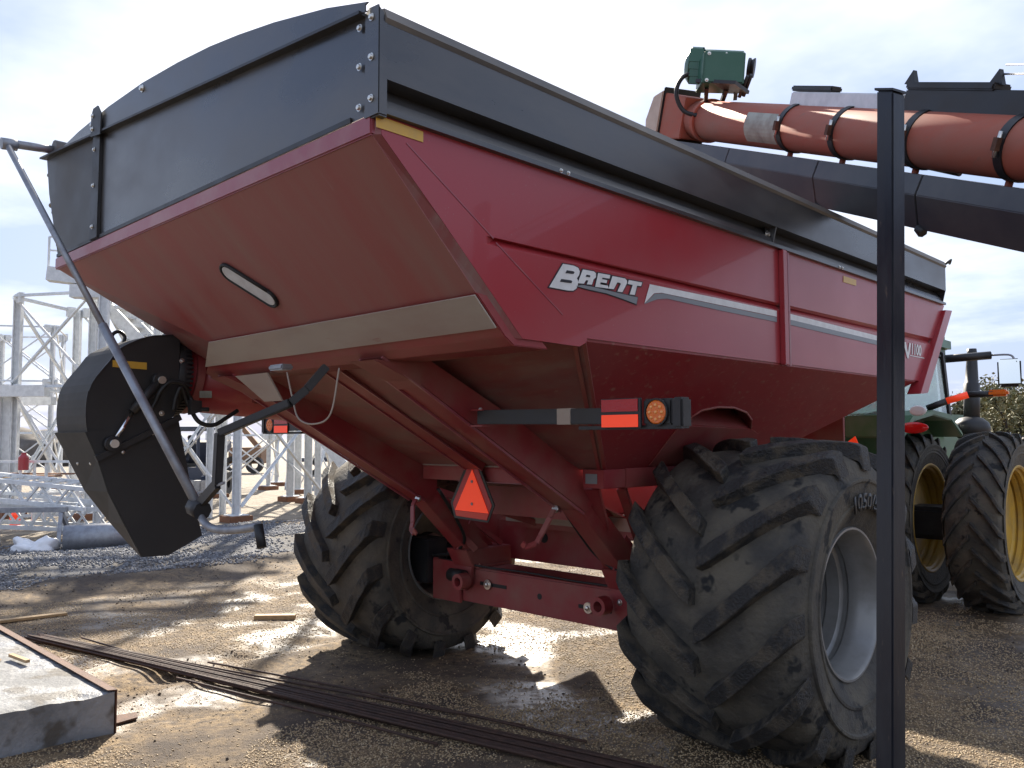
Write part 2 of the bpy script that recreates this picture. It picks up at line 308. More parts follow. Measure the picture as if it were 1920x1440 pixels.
def ground_mat():
    m = bpy.data.materials.new('yard_mud_grain_gravel'); m.use_nodes = True; t = m.node_tree; b = t.nodes['Principled BSDF']; n_ = t.nodes; l = t.links
    tcn = n_.new('ShaderNodeTexCoord'); P = tcn.outputs['Object']
    def noise(sc, d=5, r=.6):
        n = n_.new('ShaderNodeTexNoise'); n.inputs['Scale'].default_value = sc; n.inputs['Detail'].default_value = d; n.inputs['Roughness'].default_value = r; l.new(P, n.inputs['Vector']); return n.outputs[0]
    def rng_(v, lo, hi, a=0, c=1):
        r = n_.new('ShaderNodeMapRange'); r.inputs[1].default_value = lo; r.inputs[2].default_value = hi; r.inputs[3].default_value = a; r.inputs[4].default_value = c; l.new(v, r.inputs[0]); return r.outputs[0]
    def math_(op, a, c):
        r = n_.new('ShaderNodeMath'); r.operation = op
        for i, v in enumerate((a, c)):
            if isinstance(v, (int, float)): r.inputs[i].default_value = v
            else: l.new(v, r.inputs[i])
        return r.outputs[0]
    def mixc(f, a, c):
        x = n_.new('ShaderNodeMix'); x.data_type = 'RGBA'; l.new(f, x.inputs[0])
        for i, v in ((6, a), (7, c)):
            if isinstance(v, tuple): x.inputs[i].default_value = (*v, 1)
            else: l.new(v, x.inputs[i])
        return x.outputs[2]
    sp = n_.new('ShaderNodeSeparateXYZ'); l.new(P, sp.inputs[0]); X, Y = sp.outputs[0], sp.outputs[1]
    wob = rng_(noise(.5, 4), 0, 1, -1.6, 1.6); wob2 = rng_(noise(3, 3), 0, 1, -.5, .5)
    Xw = math_('ADD', math_('ADD', X, wob), wob2)
    mud = mixc(rng_(noise(1.6), .35, .7), (.055, .038, .027), (.105, .075, .05))
    grain = mixc(rng_(noise(160, 2, .8), .35, .65), (.13, .082, .042), (.42, .30, .16))
    gm = rng_(noise(1.1, 6, .65), .40, .56); gs = rng_(noise(14, 4, .7), .35, .62)
    c = mixc(math_('MULTIPLY', gm, gs), mud, grain)
    vo = n_.new('ShaderNodeTexVoronoi'); vo.inputs['Scale'].default_value = 26; l.new(P, vo.inputs['Vector'])
    grav = mixc(rng_(vo.outputs['Distance'], .05, .6), (.20, .205, .22), (.07, .07, .075))
    grav = mixc(rng_(noise(1.2), .45, .65), grav, (.085, .072, .058))
    gmask = math_('MULTIPLY', rng_(Xw, -11.4, -10.9), rng_(Xw, -7.2, -7.7))
    dry = mixc(rng_(noise(2.2, 6), .4, .65), (.19, .155, .115), (.31, .265, .205))
    dm = rng_(Xw, -11.8, -13.2)
    edge = math_('MULTIPLY', rng_(Xw, -7.9, -7.3), rng_(Xw, -6.2, -7.0))
    c = mixc(math_('MULTIPLY', edge, .8), c, (.045, .034, .028))
    c = mixc(gmask, c, grav); c = mixc(dm, c, dry)
    # wet patches: a slick film of water with silt
    wet = math_('MULTIPLY', rng_(noise(.8, 4, .55), .49, .58), rng_(Xw, -6.2, -4.6))
    wet = math_('MULTIPLY', wet, rng_(noise(9, 3), .3, .5, .35, 1))
    c = mixc(math_('MULTIPLY', wet, .45), c, (.055, .042, .032))
    l.new(c, b.inputs['Base Color'])
    l.new(rng_(wet, 0, 1, .9, .30), b.inputs['Roughness'])
    bn = n_.new('ShaderNodeBump'); bn.inputs['Distance'].default_value = .018
    hgt = math_('ADD', math_('MULTIPLY', noise(120, 2, .7), .5), math_('ADD', noise(28, 5, .7), math_('MULTIPLY', vo.outputs['Distance'], gmask)))
    l.new(hgt, bn.inputs['Height']); l.new(rng_(wet, 0, 1, .9, .25), bn.inputs['Strength']); l.new(bn.outputs[0], b.inputs['Normal'])
    return m
g = link('ground', me, ground_mat()); g['kind'] = 'structure'
def scatter(name, xs, ys, size, m, label, cat, flat=.6, sink=.2, jit=.25):
    n = len(xs); base = np.array([(1, 0, 0), (-1, 0, 0), (0, 1, 0), (0, -1, 0), (0, 0, 1), (0, 0, -1)], float)
    a = rng.random(n)*6.283; sz = size*(.6+.8*rng.random(n)); sx = sz*(.8+.5*rng.random(n)); sy = sz*(.55+.4*rng.random(n)); sh = sz*flat*(.7+.6*rng.random(n))
    V = np.repeat(base[None], n, 0)*np.stack([sx, sy, sh], -1)[:, None, :]
    V += (rng.random((n, 6, 3))-.5)*sz[:, None, None]*jit
    tl = (rng.random(n)-.5)*.9; zc_ = V[:, :, 2]*np.cos(tl)[:, None]+V[:, :, 0]*np.sin(tl)[:, None]; xc_ = V[:, :, 0]*np.cos(tl)[:, None]-V[:, :, 2]*np.sin(tl)[:, None]
    X = xc_*np.cos(a)[:, None]-V[:, :, 1]*np.sin(a)[:, None]+xs[:, None]; Y = xc_*np.sin(a)[:, None]+V[:, :, 1]*np.cos(a)[:, None]+ys[:, None]
    Z = zc_+(gheight(xs, ys)+sh*(1-sink*2)*.5)[:, None]
    F = np.array([(0, 2, 4), (2, 1, 4), (1, 3, 4), (3, 0, 4), (2, 0, 5), (1, 2, 5), (3, 1, 5), (0, 3, 5)])
    f = (F[None]+(np.arange(n)*6)[:, None, None]).reshape(-1, 3)
    me = bpy.data.meshes.new(name); me.vertices.add(n*6); me.vertices.foreach_set('co', np.stack([X, Y, Z], -1).ravel())
    me.loops.add(f.size); me.polygons.add(len(f)); me.loops.foreach_set('vertex_index', f.ravel().astype(np.int32)); me.polygons.foreach_set('loop_start', np.arange(0, f.size, 3, dtype=np.int32))
    me.update(calc_edges=True); o = link(name, me, m); o['kind'] = 'stuff'; o['label'] = label; o['category'] = cat; return o
def sample(n, x0, x1, y0, y1, dens):
    xs = []; ys = []
    while sum(map(len, xs)) < n:
        x = x0+(x1-x0)*rng.random(n*2); y = y0+(y1-y0)*rng.random(n*2)
        k = rng.random(n*2) < dens(x, y); xs.append(x[k]); ys.append(y[k])
    return np.concatenate(xs)[:n], np.concatenate(ys)[:n]
KERN = mat('corn_kernel', (.42, .30, .16), .6, col2=(.26, .18, .10), nscale=60, nlo=.4, nhi=.6, col3=(.58, .47, .30), n3=90, lo3=.55, hi3=.6)
GRAVEL = mat('crushed_stone', (.19, .195, .21), .8, col2=(.10, .10, .105), nscale=14, nlo=.4, nhi=.6, col3=(.30, .30, .31), n3=25, lo3=.58, hi3=.64)
CLOD = mat('mud_clod', (.06, .044, .032), .9, col2=(.10, .075, .052), nscale=9)
def near(x, y): return np.hypot(x-CAM[0], y-CAM[1])
xs, ys = sample(165000, -6.0, 4.4, -3.8, 4.5, lambda x, y: np.clip((fbm(x*.8+40, y*.8+12, 5)-.37)*14, .05, 1)*np.clip(4.5/near(x, y), .15, 1)**1.6)
scatter('spilled_grain', xs, ys, .0072, KERN, 'tan corn kernels spilled over the muddy yard', 'grain', .55)
xs, ys = sample(50000, -5.5, 4.4, -3.8, 3.2, lambda x, y: np.clip((fbm(x*.8+20, y*.8+52, 4)-.33)*4, .1, 1)*np.clip(5/near(x, y), .2, 1)**1.5)
scatter('grain_chaff', xs, ys, .0042, mat('grain_chaff', (.28, .20, .11), .8, col2=(.14, .10, .065), nscale=50), 'fine chaff and broken grain trodden into the mud', 'chaff', .35)
xs, ys = sample(22000, 1.2, 6.5, .6, 6.5, lambda x, y: np.clip((fbm(x*.9+4, y*.9+2, 4)-.40)*14, .03, 1))
scatter('spilled_grain', xs, ys, .008, KERN, 'tan corn kernels scattered beside the tractor wheels', 'grain', .7)
xs, ys = sample(30000, -11.8, -6.8, -3.4, 9, lambda x, y: np.clip((fbm(x*.9+14, y*.9+2, 3)-.25)*4, .05, 1)*np.clip(1-np.abs(x+9.3-(fbm(y*.5, y*0, 3)-.45)*2)/2.6, .0, 1)**.5)
scatter('gravel_strip', xs, ys, .021, GRAVEL, 'strip of blue-grey crushed stone along the yard', 'gravel', .8)
xs, ys = sample(2600, -8, 5, -4, 5, lambda x, y: np.clip((fbm(x*1.5+70, y*1.5+2, 4)-.40)*5, .02, 1)+.9*(np.abs(x+7)<.6))
scatter('mud_clods', xs, ys, .010, CLOD, 'dark crumbs of mud over the yard', 'mud', .8)
# ================================================================ GRAIN CART
cart = empty('grain_cart', (0, 0, 0), 'big red and black grain cart on two huge muddy tyres', 'grain cart')
W = 1.743
yrz = lambda z: -3+(2.93-z)*1.067
yfz = lambda z: 3.355-1.03*(3.0-z)
# hopper shell
sheet('rear_slope_panel', [[(-1.70, -3, 2.93), (1.723, -3, 2.93), (1.723, -2.30, 2.23), (-.70, -2.30, 2.23), (-.62, -2.47, 2.40)]], REDS, cart)
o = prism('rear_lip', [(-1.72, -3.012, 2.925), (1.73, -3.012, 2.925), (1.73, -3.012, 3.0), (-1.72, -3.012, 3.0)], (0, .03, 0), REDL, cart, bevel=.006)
z1, z2, z3 = 2.672, 2.645, 2.610
rr = lambda z: yrz(z)+.035
ez = [2.93, z1, z3, 2.238]; ey = [-2.975, rr(z1), rr(z3), rr(2.24)]; ei = [(1.717, -.07-z, z) for z in ez]
sheet('corner_trim', [[ei[k], (W, ey[k], ez[k]), (W, ey[k+1], ez[k+1]), ei[k+1]] for k in range(3)]+[[(1.717, -3.0, 2.93), (1.717, -3.0, 2.998), (W, -2.975, 2.998), (W, -2.975, 2.93)]], REDD, cart, .009)
side = sheet('side_panel', [
    [(W, -2.975, 3.0), (W, -2.975, 2.93), (W, rr(z1), z1), (W, -2.44, z1), (W, yfz(z1), z1), (W, 3.355, 3.0)],
    [(W, rr(z1), z1), (W, rr(z3), z3), (W, -2.44, z3), (W, -2.44, z1)],
    [(W, -2.44, z1), (W, -2.44, z2), (W-.028, -2.37, z2), (W-.028, yfz(z2), z2), (W, yfz(z1), z1)],
    [(W, -2.44, z2), (W, -2.44, z3), (W, yfz(z3), z3), (W-.028, yfz(z2), z2), (W-.028, -2.37, z2)],
    [(W, rr(z3), z3), (W, rr(2.24), 2.238), (W, -1.85, 2.233), (W, -1.80, 2.255), (W, -1.795, 2.275), (W, yfz(2.28), 2.28), (W, yfz(z3), z3), (W, -2.44, z3)]], RED, cart, .005)
sheet('side_panel', [[(-W, -3, 3.0), (-W, -3, 2.93), (-W, 3.30, 2.93), (-W, 3.355, 3.0)]], RED, cart, .005)
sheet('rear_lower_panel', [[(-1.0, -2.25, 2.30), (1.72, -2.28, 2.26), (1.735, -1.82, 2.26), (1.05, -.78, 1.62)], [(-1.0, -2.25, 2.30), (1.05, -.78, 1.62), (-1.05, -.78, 1.62)]], REDD, cart)
lsp = sheet('lower_side_panel', [[(1.737, -1.82, 2.30), (1.737, 2.60, 2.31), (1.735, 2.55, 2.27), (1.735, -1.82, 2.262)], [(1.735, -1.82, 2.262), (1.735, 2.55, 2.27), (1.05, 1.0, 1.62), (1.05, -.78, 1.62)]], SPLASH, cart)
sheet('lower_side_panel', [[(-1.70, -3, 2.93), (-.62, -2.47, 2.40), (-1.0, -2.25, 2.30)], [(-1.70, -3, 2.93), (-1.0, -2.25, 2.30), (-1.05, -.78, 1.62)], [(-1.70, -3, 2.93), (-1.05, -.78, 1.62), (-1.05, 1.0, 1.62)], [(-1.70, -3, 2.93), (-1.05, 1.0, 1.62), (-1.735, 2.55, 2.27), (-1.743, 3.35, 2.95)]], REDD, cart)
sheet('front_panel', [[(-1.74, 3.35, 2.99), (1.735, 3.35, 2.99), (1.735, 2.55, 2.27), (-1.735, 2.55, 2.27)], [(-1.735, 2.55, 2.27), (1.735, 2.55, 2.27), (1.05, 1.0, 1.62), (-1.05, 1.0, 1.62)]], REDD, cart)
def side_slope(px, py):
    n = np.array([.64, 0, -.685]); n /= np.linalg.norm(n); d = n@np.array([1.05, 0, 1.62]); v = _d+_r*(px-960)/FPX-_u*(py-720)/FPX; return CAM+v*((d-n@CAM)/(n@v)), n
ao = [side_slope(*q)[0] for q in ((1288, 797), (1296, 780), (1315, 768), (1345, 762), (1375, 763), (1398, 772), (1408, 786), (1406, 802), (1345, 800))]; an_ = side_slope(1300, 780)[1]
cutter = prism('cutter', [q-an_*.1 for q in ao], an_*.2, RED, None)
bo = lsp.modifiers.new('cut', 'BOOLEAN'); bo.object = cutter; bo.operation = 'DIFFERENCE'; bo.solver = 'EXACT'
me_ = bpy.data.meshes.new_from_object(lsp.evaluated_get(bpy.context.evaluated_depsgraph_get())); lsp.modifiers.clear(); lsp.data = me_; bpy.data.objects.remove(cutter)
ai = np.array([-.14, 0, .15]); na = len(ao)
mesh('arch_recess', [q for q in ao]+[q+ai for q in ao], [(i, (i+1) % na, na+(i+1) % na, na+i) for i in range(na)]+[tuple(range(2*na-1, na-1, -1))], REDF, cart).modifiers.new('t', 'SOLIDIFY').thickness = .006
pa = [side_slope(*q)[0]+an_*.004 for q in ((1270, 800), (1288, 797), (1345, 800), (1406, 802), (1420, 812), (1400, 850), (1215, 872))]
prism('arch_plate', pa, an_*.006, REDF, cart)
tube('arch_lip', [side_slope(*q)[0]+an_*.006 for q in ((1288, 797), (1296, 780), (1315, 768), (1345, 762), (1375, 763), (1398, 772), (1408, 786), (1406, 802))], .008, REDF, cart, n=6)
# hopper seams: weld beads along folds
for a, b in (((1.738, -1.81, 2.262), (1.053, -.785, 1.625)), ((1.70, -1.83, 2.25), (1.02, -.80, 1.622))):
    bar('corner_seam', a, b, .02, .012, REDF, cart)
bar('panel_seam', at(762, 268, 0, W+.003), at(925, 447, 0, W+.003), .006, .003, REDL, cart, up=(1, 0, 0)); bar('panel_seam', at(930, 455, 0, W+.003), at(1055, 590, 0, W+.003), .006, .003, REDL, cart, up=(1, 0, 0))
mp_ = prism('side_post', [(W+.002, .125, 2.268), (W+.002, .185, 2.262), (W+.002, .185, 2.998), (W+.002, .125, 2.998)], (.034, 0, 0), RED, cart, bevel=.005)
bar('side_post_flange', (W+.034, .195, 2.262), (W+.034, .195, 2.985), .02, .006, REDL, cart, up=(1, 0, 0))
fp = prism('front_post', [(W-.01, yfz(2.95)-.02, 2.95), (W+.035, yfz(2.95)-.02, 2.95), (W+.05, 2.50, 2.165), (W-.06, 2.50, 2.165)], (0, .19, .015), RED, cart, bevel=.004)
# rear cross beam with dusty face, painted paler for light bounced off the ground
def slope_at(px, py, d=-.07):
    v = _d+_r*(px-960)/FPX-_u*(py-720)/FPX; n = np.array([0, 1, 1.]); t = (d-n@CAM)/(n@v); return CAM+t*v
bl = [slope_at(395, 640, -.085), slope_at(383, 683, -.085), slope_at(376, 690, -.085)]
xl, xm, xn = bl[0][0], bl[1][0], bl[2][0]
def beam_end(x0, x1, x2): return [(x0, -2.49, 2.405), (x1, -2.355, 2.27), (x2, -2.325, 2.24), (x2+.02, -2.27, 2.205), (x0, -2.05, 2.205), (x0, -2.30, 2.405)]
E0 = beam_end(xl, xm, xn); E1 = beam_end(1.735, 1.735, 1.735); E1[3] = (1.735, -2.27, 2.205)
mesh('rear_beam', E0+E1, [tuple(range(6)), tuple(range(11, 5, -1))]+[(i, (i+1) % 6, 6+(i+1) % 6, 6+i) for i in range(6)], REDF, cart, bevel=.004)
mesh('beam_dust_bounce_face', [(xl-.01, -2.490, 2.398), (xm+.01, -2.368, 2.276), (1.73, -2.368, 2.276), (1.73, -2.490, 2.398)]+[(xl-.01, -2.495, 2.393), (xm+.01, -2.373, 2.271), (1.73, -2.373, 2.271), (1.73, -2.495, 2.393)], [(0, 1, 2, 3), (4, 5, 6, 7), (0, 4, 5, 1), (1, 5, 6, 2), (2, 6, 7, 3), (3, 7, 4, 0)], DUST, cart)
prism('gusset', [(-.6, -2.32, 2.2), (-.22, -2.32, 2.2), (-.22, -2.22, 2.04), (-.42, -2.22, 2.04)], (0, .012, 0), DUST, cart)
# ribs down the rear of the hopper
def rib(x0, x1, pr, nm='rib'): return prism(nm, [(x0, y, z) for y, z in pr], (x1-x0, 0, 0), REDF, cart, bevel=.006)
big = [(-2.30, 2.222), (-.74, 1.35), (-.64, 1.40), (-.62, 1.62), (-.78, 1.66), (-2.25, 2.34)]
rib(.665, .86, big); rib(-.86, -.665, big)
for x in (.668, .857, -.857, -.668): bar('rib_flange', (x, -2.30, 2.216), (x, -.75, 1.345), .014, .012, REDL, cart)  # paler bars paint the highlight along the channel lips
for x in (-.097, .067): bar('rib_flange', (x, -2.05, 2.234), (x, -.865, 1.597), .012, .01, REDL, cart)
rib(-.10, .07, [(-2.05, 2.24), (-.86, 1.60), (-.80, 1.66), (-2.05, 2.36)])
for x in (.66, -.865): rib(x, x+.205, [(-2.36, 2.203), (-2.05, 2.203), (-2.05, 2.07), (-2.12, 2.11)], 'rib_foot')
# lower ring frame
prism('lower_crossmember', [(-.637, -.80, 1.515), (-.637, -.80, 1.612), (-.637, -.72, 1.69), (-.637, -.60, 1.69), (-.637, -.60, 1.515)], (1.274, 0, 0), REDF, cart, bevel=.004)
prism('crossmember_dust', [(-.634, -.803, 1.616), (-.634, -.727, 1.692), (.634, -.727, 1.692), (.634, -.803, 1.616)], (0, -.003, .003), DUST, cart)
for s in (1, -1):
    box('frame_bracket', (min(s*.905, s*1.07), -.815, 1.508), (max(s*.905, s*1.07), -.60, 1.622), REDF, cart)
    box('frame_rail', (min(s*.98, s*1.075), -.598, 1.505), (max(s*.98, s*1.075), 1.05, 1.625), REDF, cart)
    # legs to the axle
    x0 = .68 if s > 0 else -.84
    prism('axle_leg', [(x0, -.77, 1.37), (x0, -.60, 1.42), (x0, -.06, .93), (x0, -.30, .93)], (.16, 0, 0), REDF, cart, bevel=.005)
    xb = .66 if s > 0 else -.90
    prism('axle_bracket', [(xb, -.34, .94), (xb, .16, .94), (xb, .16, .80), (xb, -.26, .80)], (.24, 0, 0), REDF, cart, bevel=.006)
    prism('pin_plate', [(xb+.02, -.262, .80), (xb+.22, -.262, .80), (xb+.20, -.262, .66), (xb+.13, -.262, .605), (xb+.06, -.262, .64)], (0, .03, 0), REDF, cart, bevel=.004)
    st0 = at(1097, 914, 1, -.78); st1 = at(1136, 1066, 1, -.30)
    bar('axle_strut', (s*st0[0], st0[1]+.06, st0[2]), (s*st1[0], st1[1]+.06, st1[2]), .10, .05, REDF, cart, bevel=.004)
    disc('pivot_bushing', (xb+.02 if s < 0 else xb+.24, -.31, .73), (1, 0, 0), .05, .16, BLKS, cart)
    bolt((xb+.1, -.262, .72), (0, -1, 0), cart, r=.016)
    disc('axle_washer', (s*.50-.03, -.232, .66-.02*s), (0, -1, 0), .038, .012, ZINC, cart); bolt((s*.50-.03, -.244, .66-.02*s), (0, -1, 0), cart, r=.018)
    box('axle_slot', (s*.50-.13, -.2255, .645-.02*s), (s*.50+.16, -.215, .672-.02*s), RUBB, cart, bevel=.002)  # dark strip paints the shade inside the slot
    # hooks
    hx = s*.70-.02*s; hk = [(hx, -.83, 1.365), (hx+.0, -.86, 1.32), (hx-.05*s, -.90, 1.20), (hx-.06*s, -.92, 1.16), (hx-.13*s, -.95, 1.13), (hx-.155*s, -.955, 1.155)]
    for a, b in zip(hk[:-1], hk[1:]): bar('chain_hook', a, b, .014, .042, REDF, cart, up=(1, 0, 0), bevel=.003)
    lathe('pin_boss', [(0, .035), (.0, .062), (.09, .062), (.09, .035), (0, .035)], (xb+(.20 if s < 0 else .02), -.31, .70), (0, -1, 0), REDF, cart, n=20)
    disc('hook_nut', (hx, -.80, 1.365), (0, -1, .3), .026, .02, ZINC, cart, n=6)
for s in (1, -1):
    bar('frame_brace', (s*.74, -.66, 1.44), (s*.35, .12, 1.14), .07, .05, REDF, cart, bevel=.004)
    bar('frame_brace', (s*1.0, -.55, 1.50), (s*.72, .10, .95), .06, .04, REDF, cart, bevel=.004)
    prism('leg_gusset', [(s*.76, -.34, .942), (s*.76, .05, .942), (s*.76, -.20, 1.16)], (s*.014, 0, 0), REDF, cart)
    tube('hydraulic_hose', smooth_path([(s*.58, -.70, 1.44), (s*.60, -.50, 1.20), (s*.66, -.36, 1.02), (s*.86, -.30, .90), (s*1.08, -.28, .86), (s*1.22, -.22, .84)], 6), .013, RUBB, cart, n=7)
    box('axle_clamp', (s*.77-.14, -.236, .792), (s*.77+.14, .14, .812), REDF, cart, bevel=.003)
    for k in (-.1, .1): bolt((s*.77+k, -.20, .812), (0, 0, 1), cart, r=.014)
tube('brake_line', smooth_path([(-1.1, -.24, .83), (-.6, -.25, .815), (-.1, -.245, .82), (.4, -.25, .812), (1.0, -.24, .82)], 5), .008, RUBB, cart, n=6)
prism('frame_panel', [(-.60, .02, 1.26), (.60, .02, 1.26), (.52, -.55, 1.50), (-.52, -.55, 1.50)], (0, -.01, -.01), REDD, cart)
axle = box('axle_beam', (-1.16, -.22, .515), (1.16, .13, .79), REDF, cart, bevel=.012)
disc('axle_hole', (.0, -.2205, .655), (0, -1, 0), .022, .002, RUBB, cart)  # dark disc paints the shade of the hole
for s in (1, -1):
    box('axle_end_plate', (s*1.0-.17, -.25, .50), (s*1.0+.17, -.2215, .83), REDF, cart, bevel=.006)
    lathe('hub', [(0, .10), (.30, .10), (.32, .16), (.40, .16), (.42, .12), (.60, .12)], (s*1.16, 0, .80), (s, 0, .08), BLKS, cart, n=24)
    box('brake_box', (min(s*1.18, s*1.42), -.30, .62), (max(s*1.18, s*1.42), -.08, .98), BLKS, cart, bevel=.01)
box('second_crossmember', (-.66, .10, 1.10), (.66, .26, 1.24), REDF, cart); prism('crossmember_dust', [(-.655, .095, 1.14), (.655, .095, 1.14), (.655, .095, 1.235), (-.655, .095, 1.235)], (0, -.003, 0), DUST, cart)
box('frame_web', (-1.0, .30, .80), (.25, .34, 1.12), REDF, cart); disc('web_hole', (-.42, .298, 1.0), (0, -1, 0), .04, .003, RUBB, cart)  # the web hole is a dark disc painting its inner shade
box('sump_box', (-.55, -.50, 1.26), (.55, 1.05, 1.61), REDF, cart, bevel=.02)
for s in (1, -1): box('frame_side_plate', (s*.97-.03, -.1, .82), (s*.97+.03, 1.2, 1.5), REDF, cart)
prism('tongue', [(-.16, .4, 1.02), (.16, .4, 1.02), (.10, 4.1, .62), (-.10, 4.1, .62)], (0, 0, .2), REDF, cart, bevel=.01)
tube('lower_auger', [(.1, .9, 1.38), (-.7, 1.7, 1.75), (-1.36, 2.45, 2.08)], .25, RED, cart, n=24)
box('added_shade_shield', (-.95, 2.96, 1.0), (.95, 3.0, 2.32), REDF, cart)  # unseen plate added at the front to shade the ground right of the cart
for x in (-.3, .25): bar('added_ladder_rail', (x, 3.45, .9), (x, 3.45, 3.2), .04, .06, REDF, cart)  # unseen ladder, rails and rungs, added to cast more shade there
for k in range(7): bar('added_ladder_rung', (-.28, 3.45, 1.0+.32*k), (.23, 3.45, 1.0+.32*k), .035, .035, REDF, cart)
# black extension, right side (two lengths) and left side
def ext(y0, y1, nm):
    X = W+.03
    pr = [(W, 3.002), (W+.028, 3.002), (W+.028, 3.02), (W+.004, 3.024), (W-.012, 3.068), (W-.060, 3.128), (X, 3.130), (X+.002, 3.345), (X-.02, 3.345)]
    n = len(pr); v = [(x, y0, z) for x, z in pr]+[(x, y1, z) for x, z in pr]
    f = [(i, i+1, n+i+1, n+i) for i in range(n-1)]
    o = mesh(nm, v, f, BLK, cart, recalc=False); s = o.modifiers.new('t', 'SOLIDIFY'); s.thickness = .004; s.offset = 0
    for yy in (y0, y1-.005):
        prism('extension_end_plate', [(W+.004, yy, 3.024), (X, yy, 3.132), (W-.058, yy, 3.126), (W-.012, yy, 3.068)], (0, .004, 0), BLK, cart)
    return o
ext(-2.978, .0585, 'side_extension'); ext(.0595, 3.32, 'side_extension')
prism('extension_splice', [(W-.02, .0, 3.01), (W-.02, .0, 3.34), (W-.02, .12, 3.34), (W-.02, .12, 3.01)], (.003, 0, 0), BLKS, cart)
tube('top_rail', [(W+.01, -2.99, 3.368), (W+.01, .05, 3.366), (W+.01, 3.34, 3.368)], .026, CAP, cart, n=8)
prism('top_rail_lip', [(W+.034, -2.985, 3.337), (W+.046, -2.985, 3.352), (W+.03, -2.985, 3.392), (W+.0, -2.985, 3.398)], (0, 6.305, 0), CAP, cart)
tube('tarp_tie', [(W+.02, 3.33, 3.37), (W+.06, 3.40, 3.42), (W+.03, 3.46, 3.40)], .012, RUBB, cart, n=6)
prism('corner_post', [(W-.045, -3.016, 2.99), (W+.035, -3.016, 2.99), (W+.035, -3.016, 3.395), (W-.02, -3.016, 3.40), (W-.045, -3.016, 3.385)], (0, .006, 0), BLK, cart)
prism('corner_post_return', [(W+.035, -3.014, 2.992), (W+.035, -2.975, 2.992), (W+.035, -2.975, 3.36), (W+.035, -3.014, 3.392)], (-.005, 0, 0), BLK, cart)
for z in (3.36, 3.21, 3.055):
    bolt((W-.005, -3.017, z), (0, -1, 0), cart); bolt((W-.085, -3.012, z-.012), (0, -1, 0), cart)
for yy, zz in ((-2.0, 3.012), (-1.95, 3.012), (1.0, 3.012), (1.05, 3.012), (1.75, 3.012), (1.8, 3.012)): bolt((W+.029, yy, zz), (1, 0, 0), cart, r=.008)
bolt((W-.02, .03, 3.085), (1, 0, 0), cart, r=.018)
prism('corner_filler', [(W-.06, -3.008, 2.985), (W+.03, -3.008, 2.985), (W+.03, -3.008, 3.03), (W-.06, -3.008, 3.03)], (0, .035, 0), BLK, cart)
# rear black panel: right length, left length, bolted splice and arched cap
topz = lambda x: 3.39+(1.69-x)*(3.73-3.39)/3.69
Yp = -3.0
sheet('rear_extension_panel', [[(1.70, Yp, 3.005), (1.70, Yp, topz(1.70)), (-.98, Yp, topz(-.98)), (-.98, Yp, 3.005)]], BLK, cart, .005)
sheet('rear_extension_panel', [[(-1.06, Yp, 3.005), (-1.06, Yp, topz(-1.06)), (-1.99, Yp, topz(-1.99)), (-1.92, Yp, 3.47), (-1.70, Yp, 3.005)]], BLKD, cart, .005)
prism('splice_plate', [(-1.08, Yp-.004, 3.006), (-.955, Yp-.004, 3.006), (-.945, Yp-.004, topz(-1)), (-1.06, Yp-.004, topz(-1))], (0, -.02, 0), BLKS, cart, bevel=.003)
prism('splice_tab', [(-1.03, Yp-.04, 3.62), (-.88, Yp-.04, 3.60), (-.87, Yp-.04, 3.72), (-.93, Yp-.04, 3.785), (-1.0, Yp-.04, 3.785), (-1.03, Yp-.04, 3.75)], (0, -.008, 0), BLKS, cart)
for z in (3.08, 3.33, 3.55): bolt((-1.03, Yp-.025, z), (0, -1, 0), cart)
for z in (3.66, 3.74): bolt((-1.0, Yp-.049, z), (0, -1, 0), cart)
arc = [(690, 3), (613, 15), (513, 42), (447, 65), (393, 87), (333, 117), (267, 155), (203, 200), (183, 217), (147, 247), (110, 283), (90, 300)]
arcp = [np.array([1.715, Yp-.03, 3.41])]+[at(px, py, 1, Yp-.03) for px, py in arc]
ap = [tuple(a) for a in arcp]; low = [(a[0], a[1], topz(a[0])-.004) for a in arcp[::-1]]; low[-1] = (1.715, Yp-.03, 3.385)
prism('arched_cap_panel', ap+low[1:], (0, .006, 0), BLK, cart)
bar('cap_flange', (1.69, Yp-.018, 3.388), (-2.02, Yp-.018, topz(-2.02)), .045, .012, BLKS, cart)
for px, py in ((267, 166), (174, 234)): bolt(at(px, py, 1, Yp-.031), (0, -1, 0), cart, r=.016)
prism('extension_bottom_flange', [(1.60, Yp-.012, 3.002), (-1.70, Yp-.012, 3.002), (-1.70, Yp-.012, 3.022), (1.60, Yp-.012, 3.022)], (0, .008, 0), BLKS, cart)
for x, z in ((-1.93, 3.40), (-1.985, 3.62), (-1.87, 3.34), (-1.81, 3.22), (-1.755, 3.10)): bolt((x-.012, Yp+.02, z), (-1, 0, .2), cart, r=.013)
sheet('side_extension', [[(-1.70, -2.99, 3.005), (-1.92, -2.99, 3.47), (-1.92, 3.3, 3.47), (-1.70, 3.3, 3.005)], [(-1.92, -2.99, 3.47), (-1.99, -2.99, 3.725), (-1.99, 3.3, 3.725), (-1.92, 3.3, 3.47)]], BLK, cart)
sheet('front_extension', [[(-1.7, 3.32, 3.0), (1.74, 3.32, 3.0), (1.74, 3.32, 3.36), (-1.95, 3.32, 3.7)]], BLK, cart)
tube('tarp_roll', [(-1.93, -2.98, 3.79), (-1.93, 3.3, 3.79)], .06, CAP, cart, n=10)
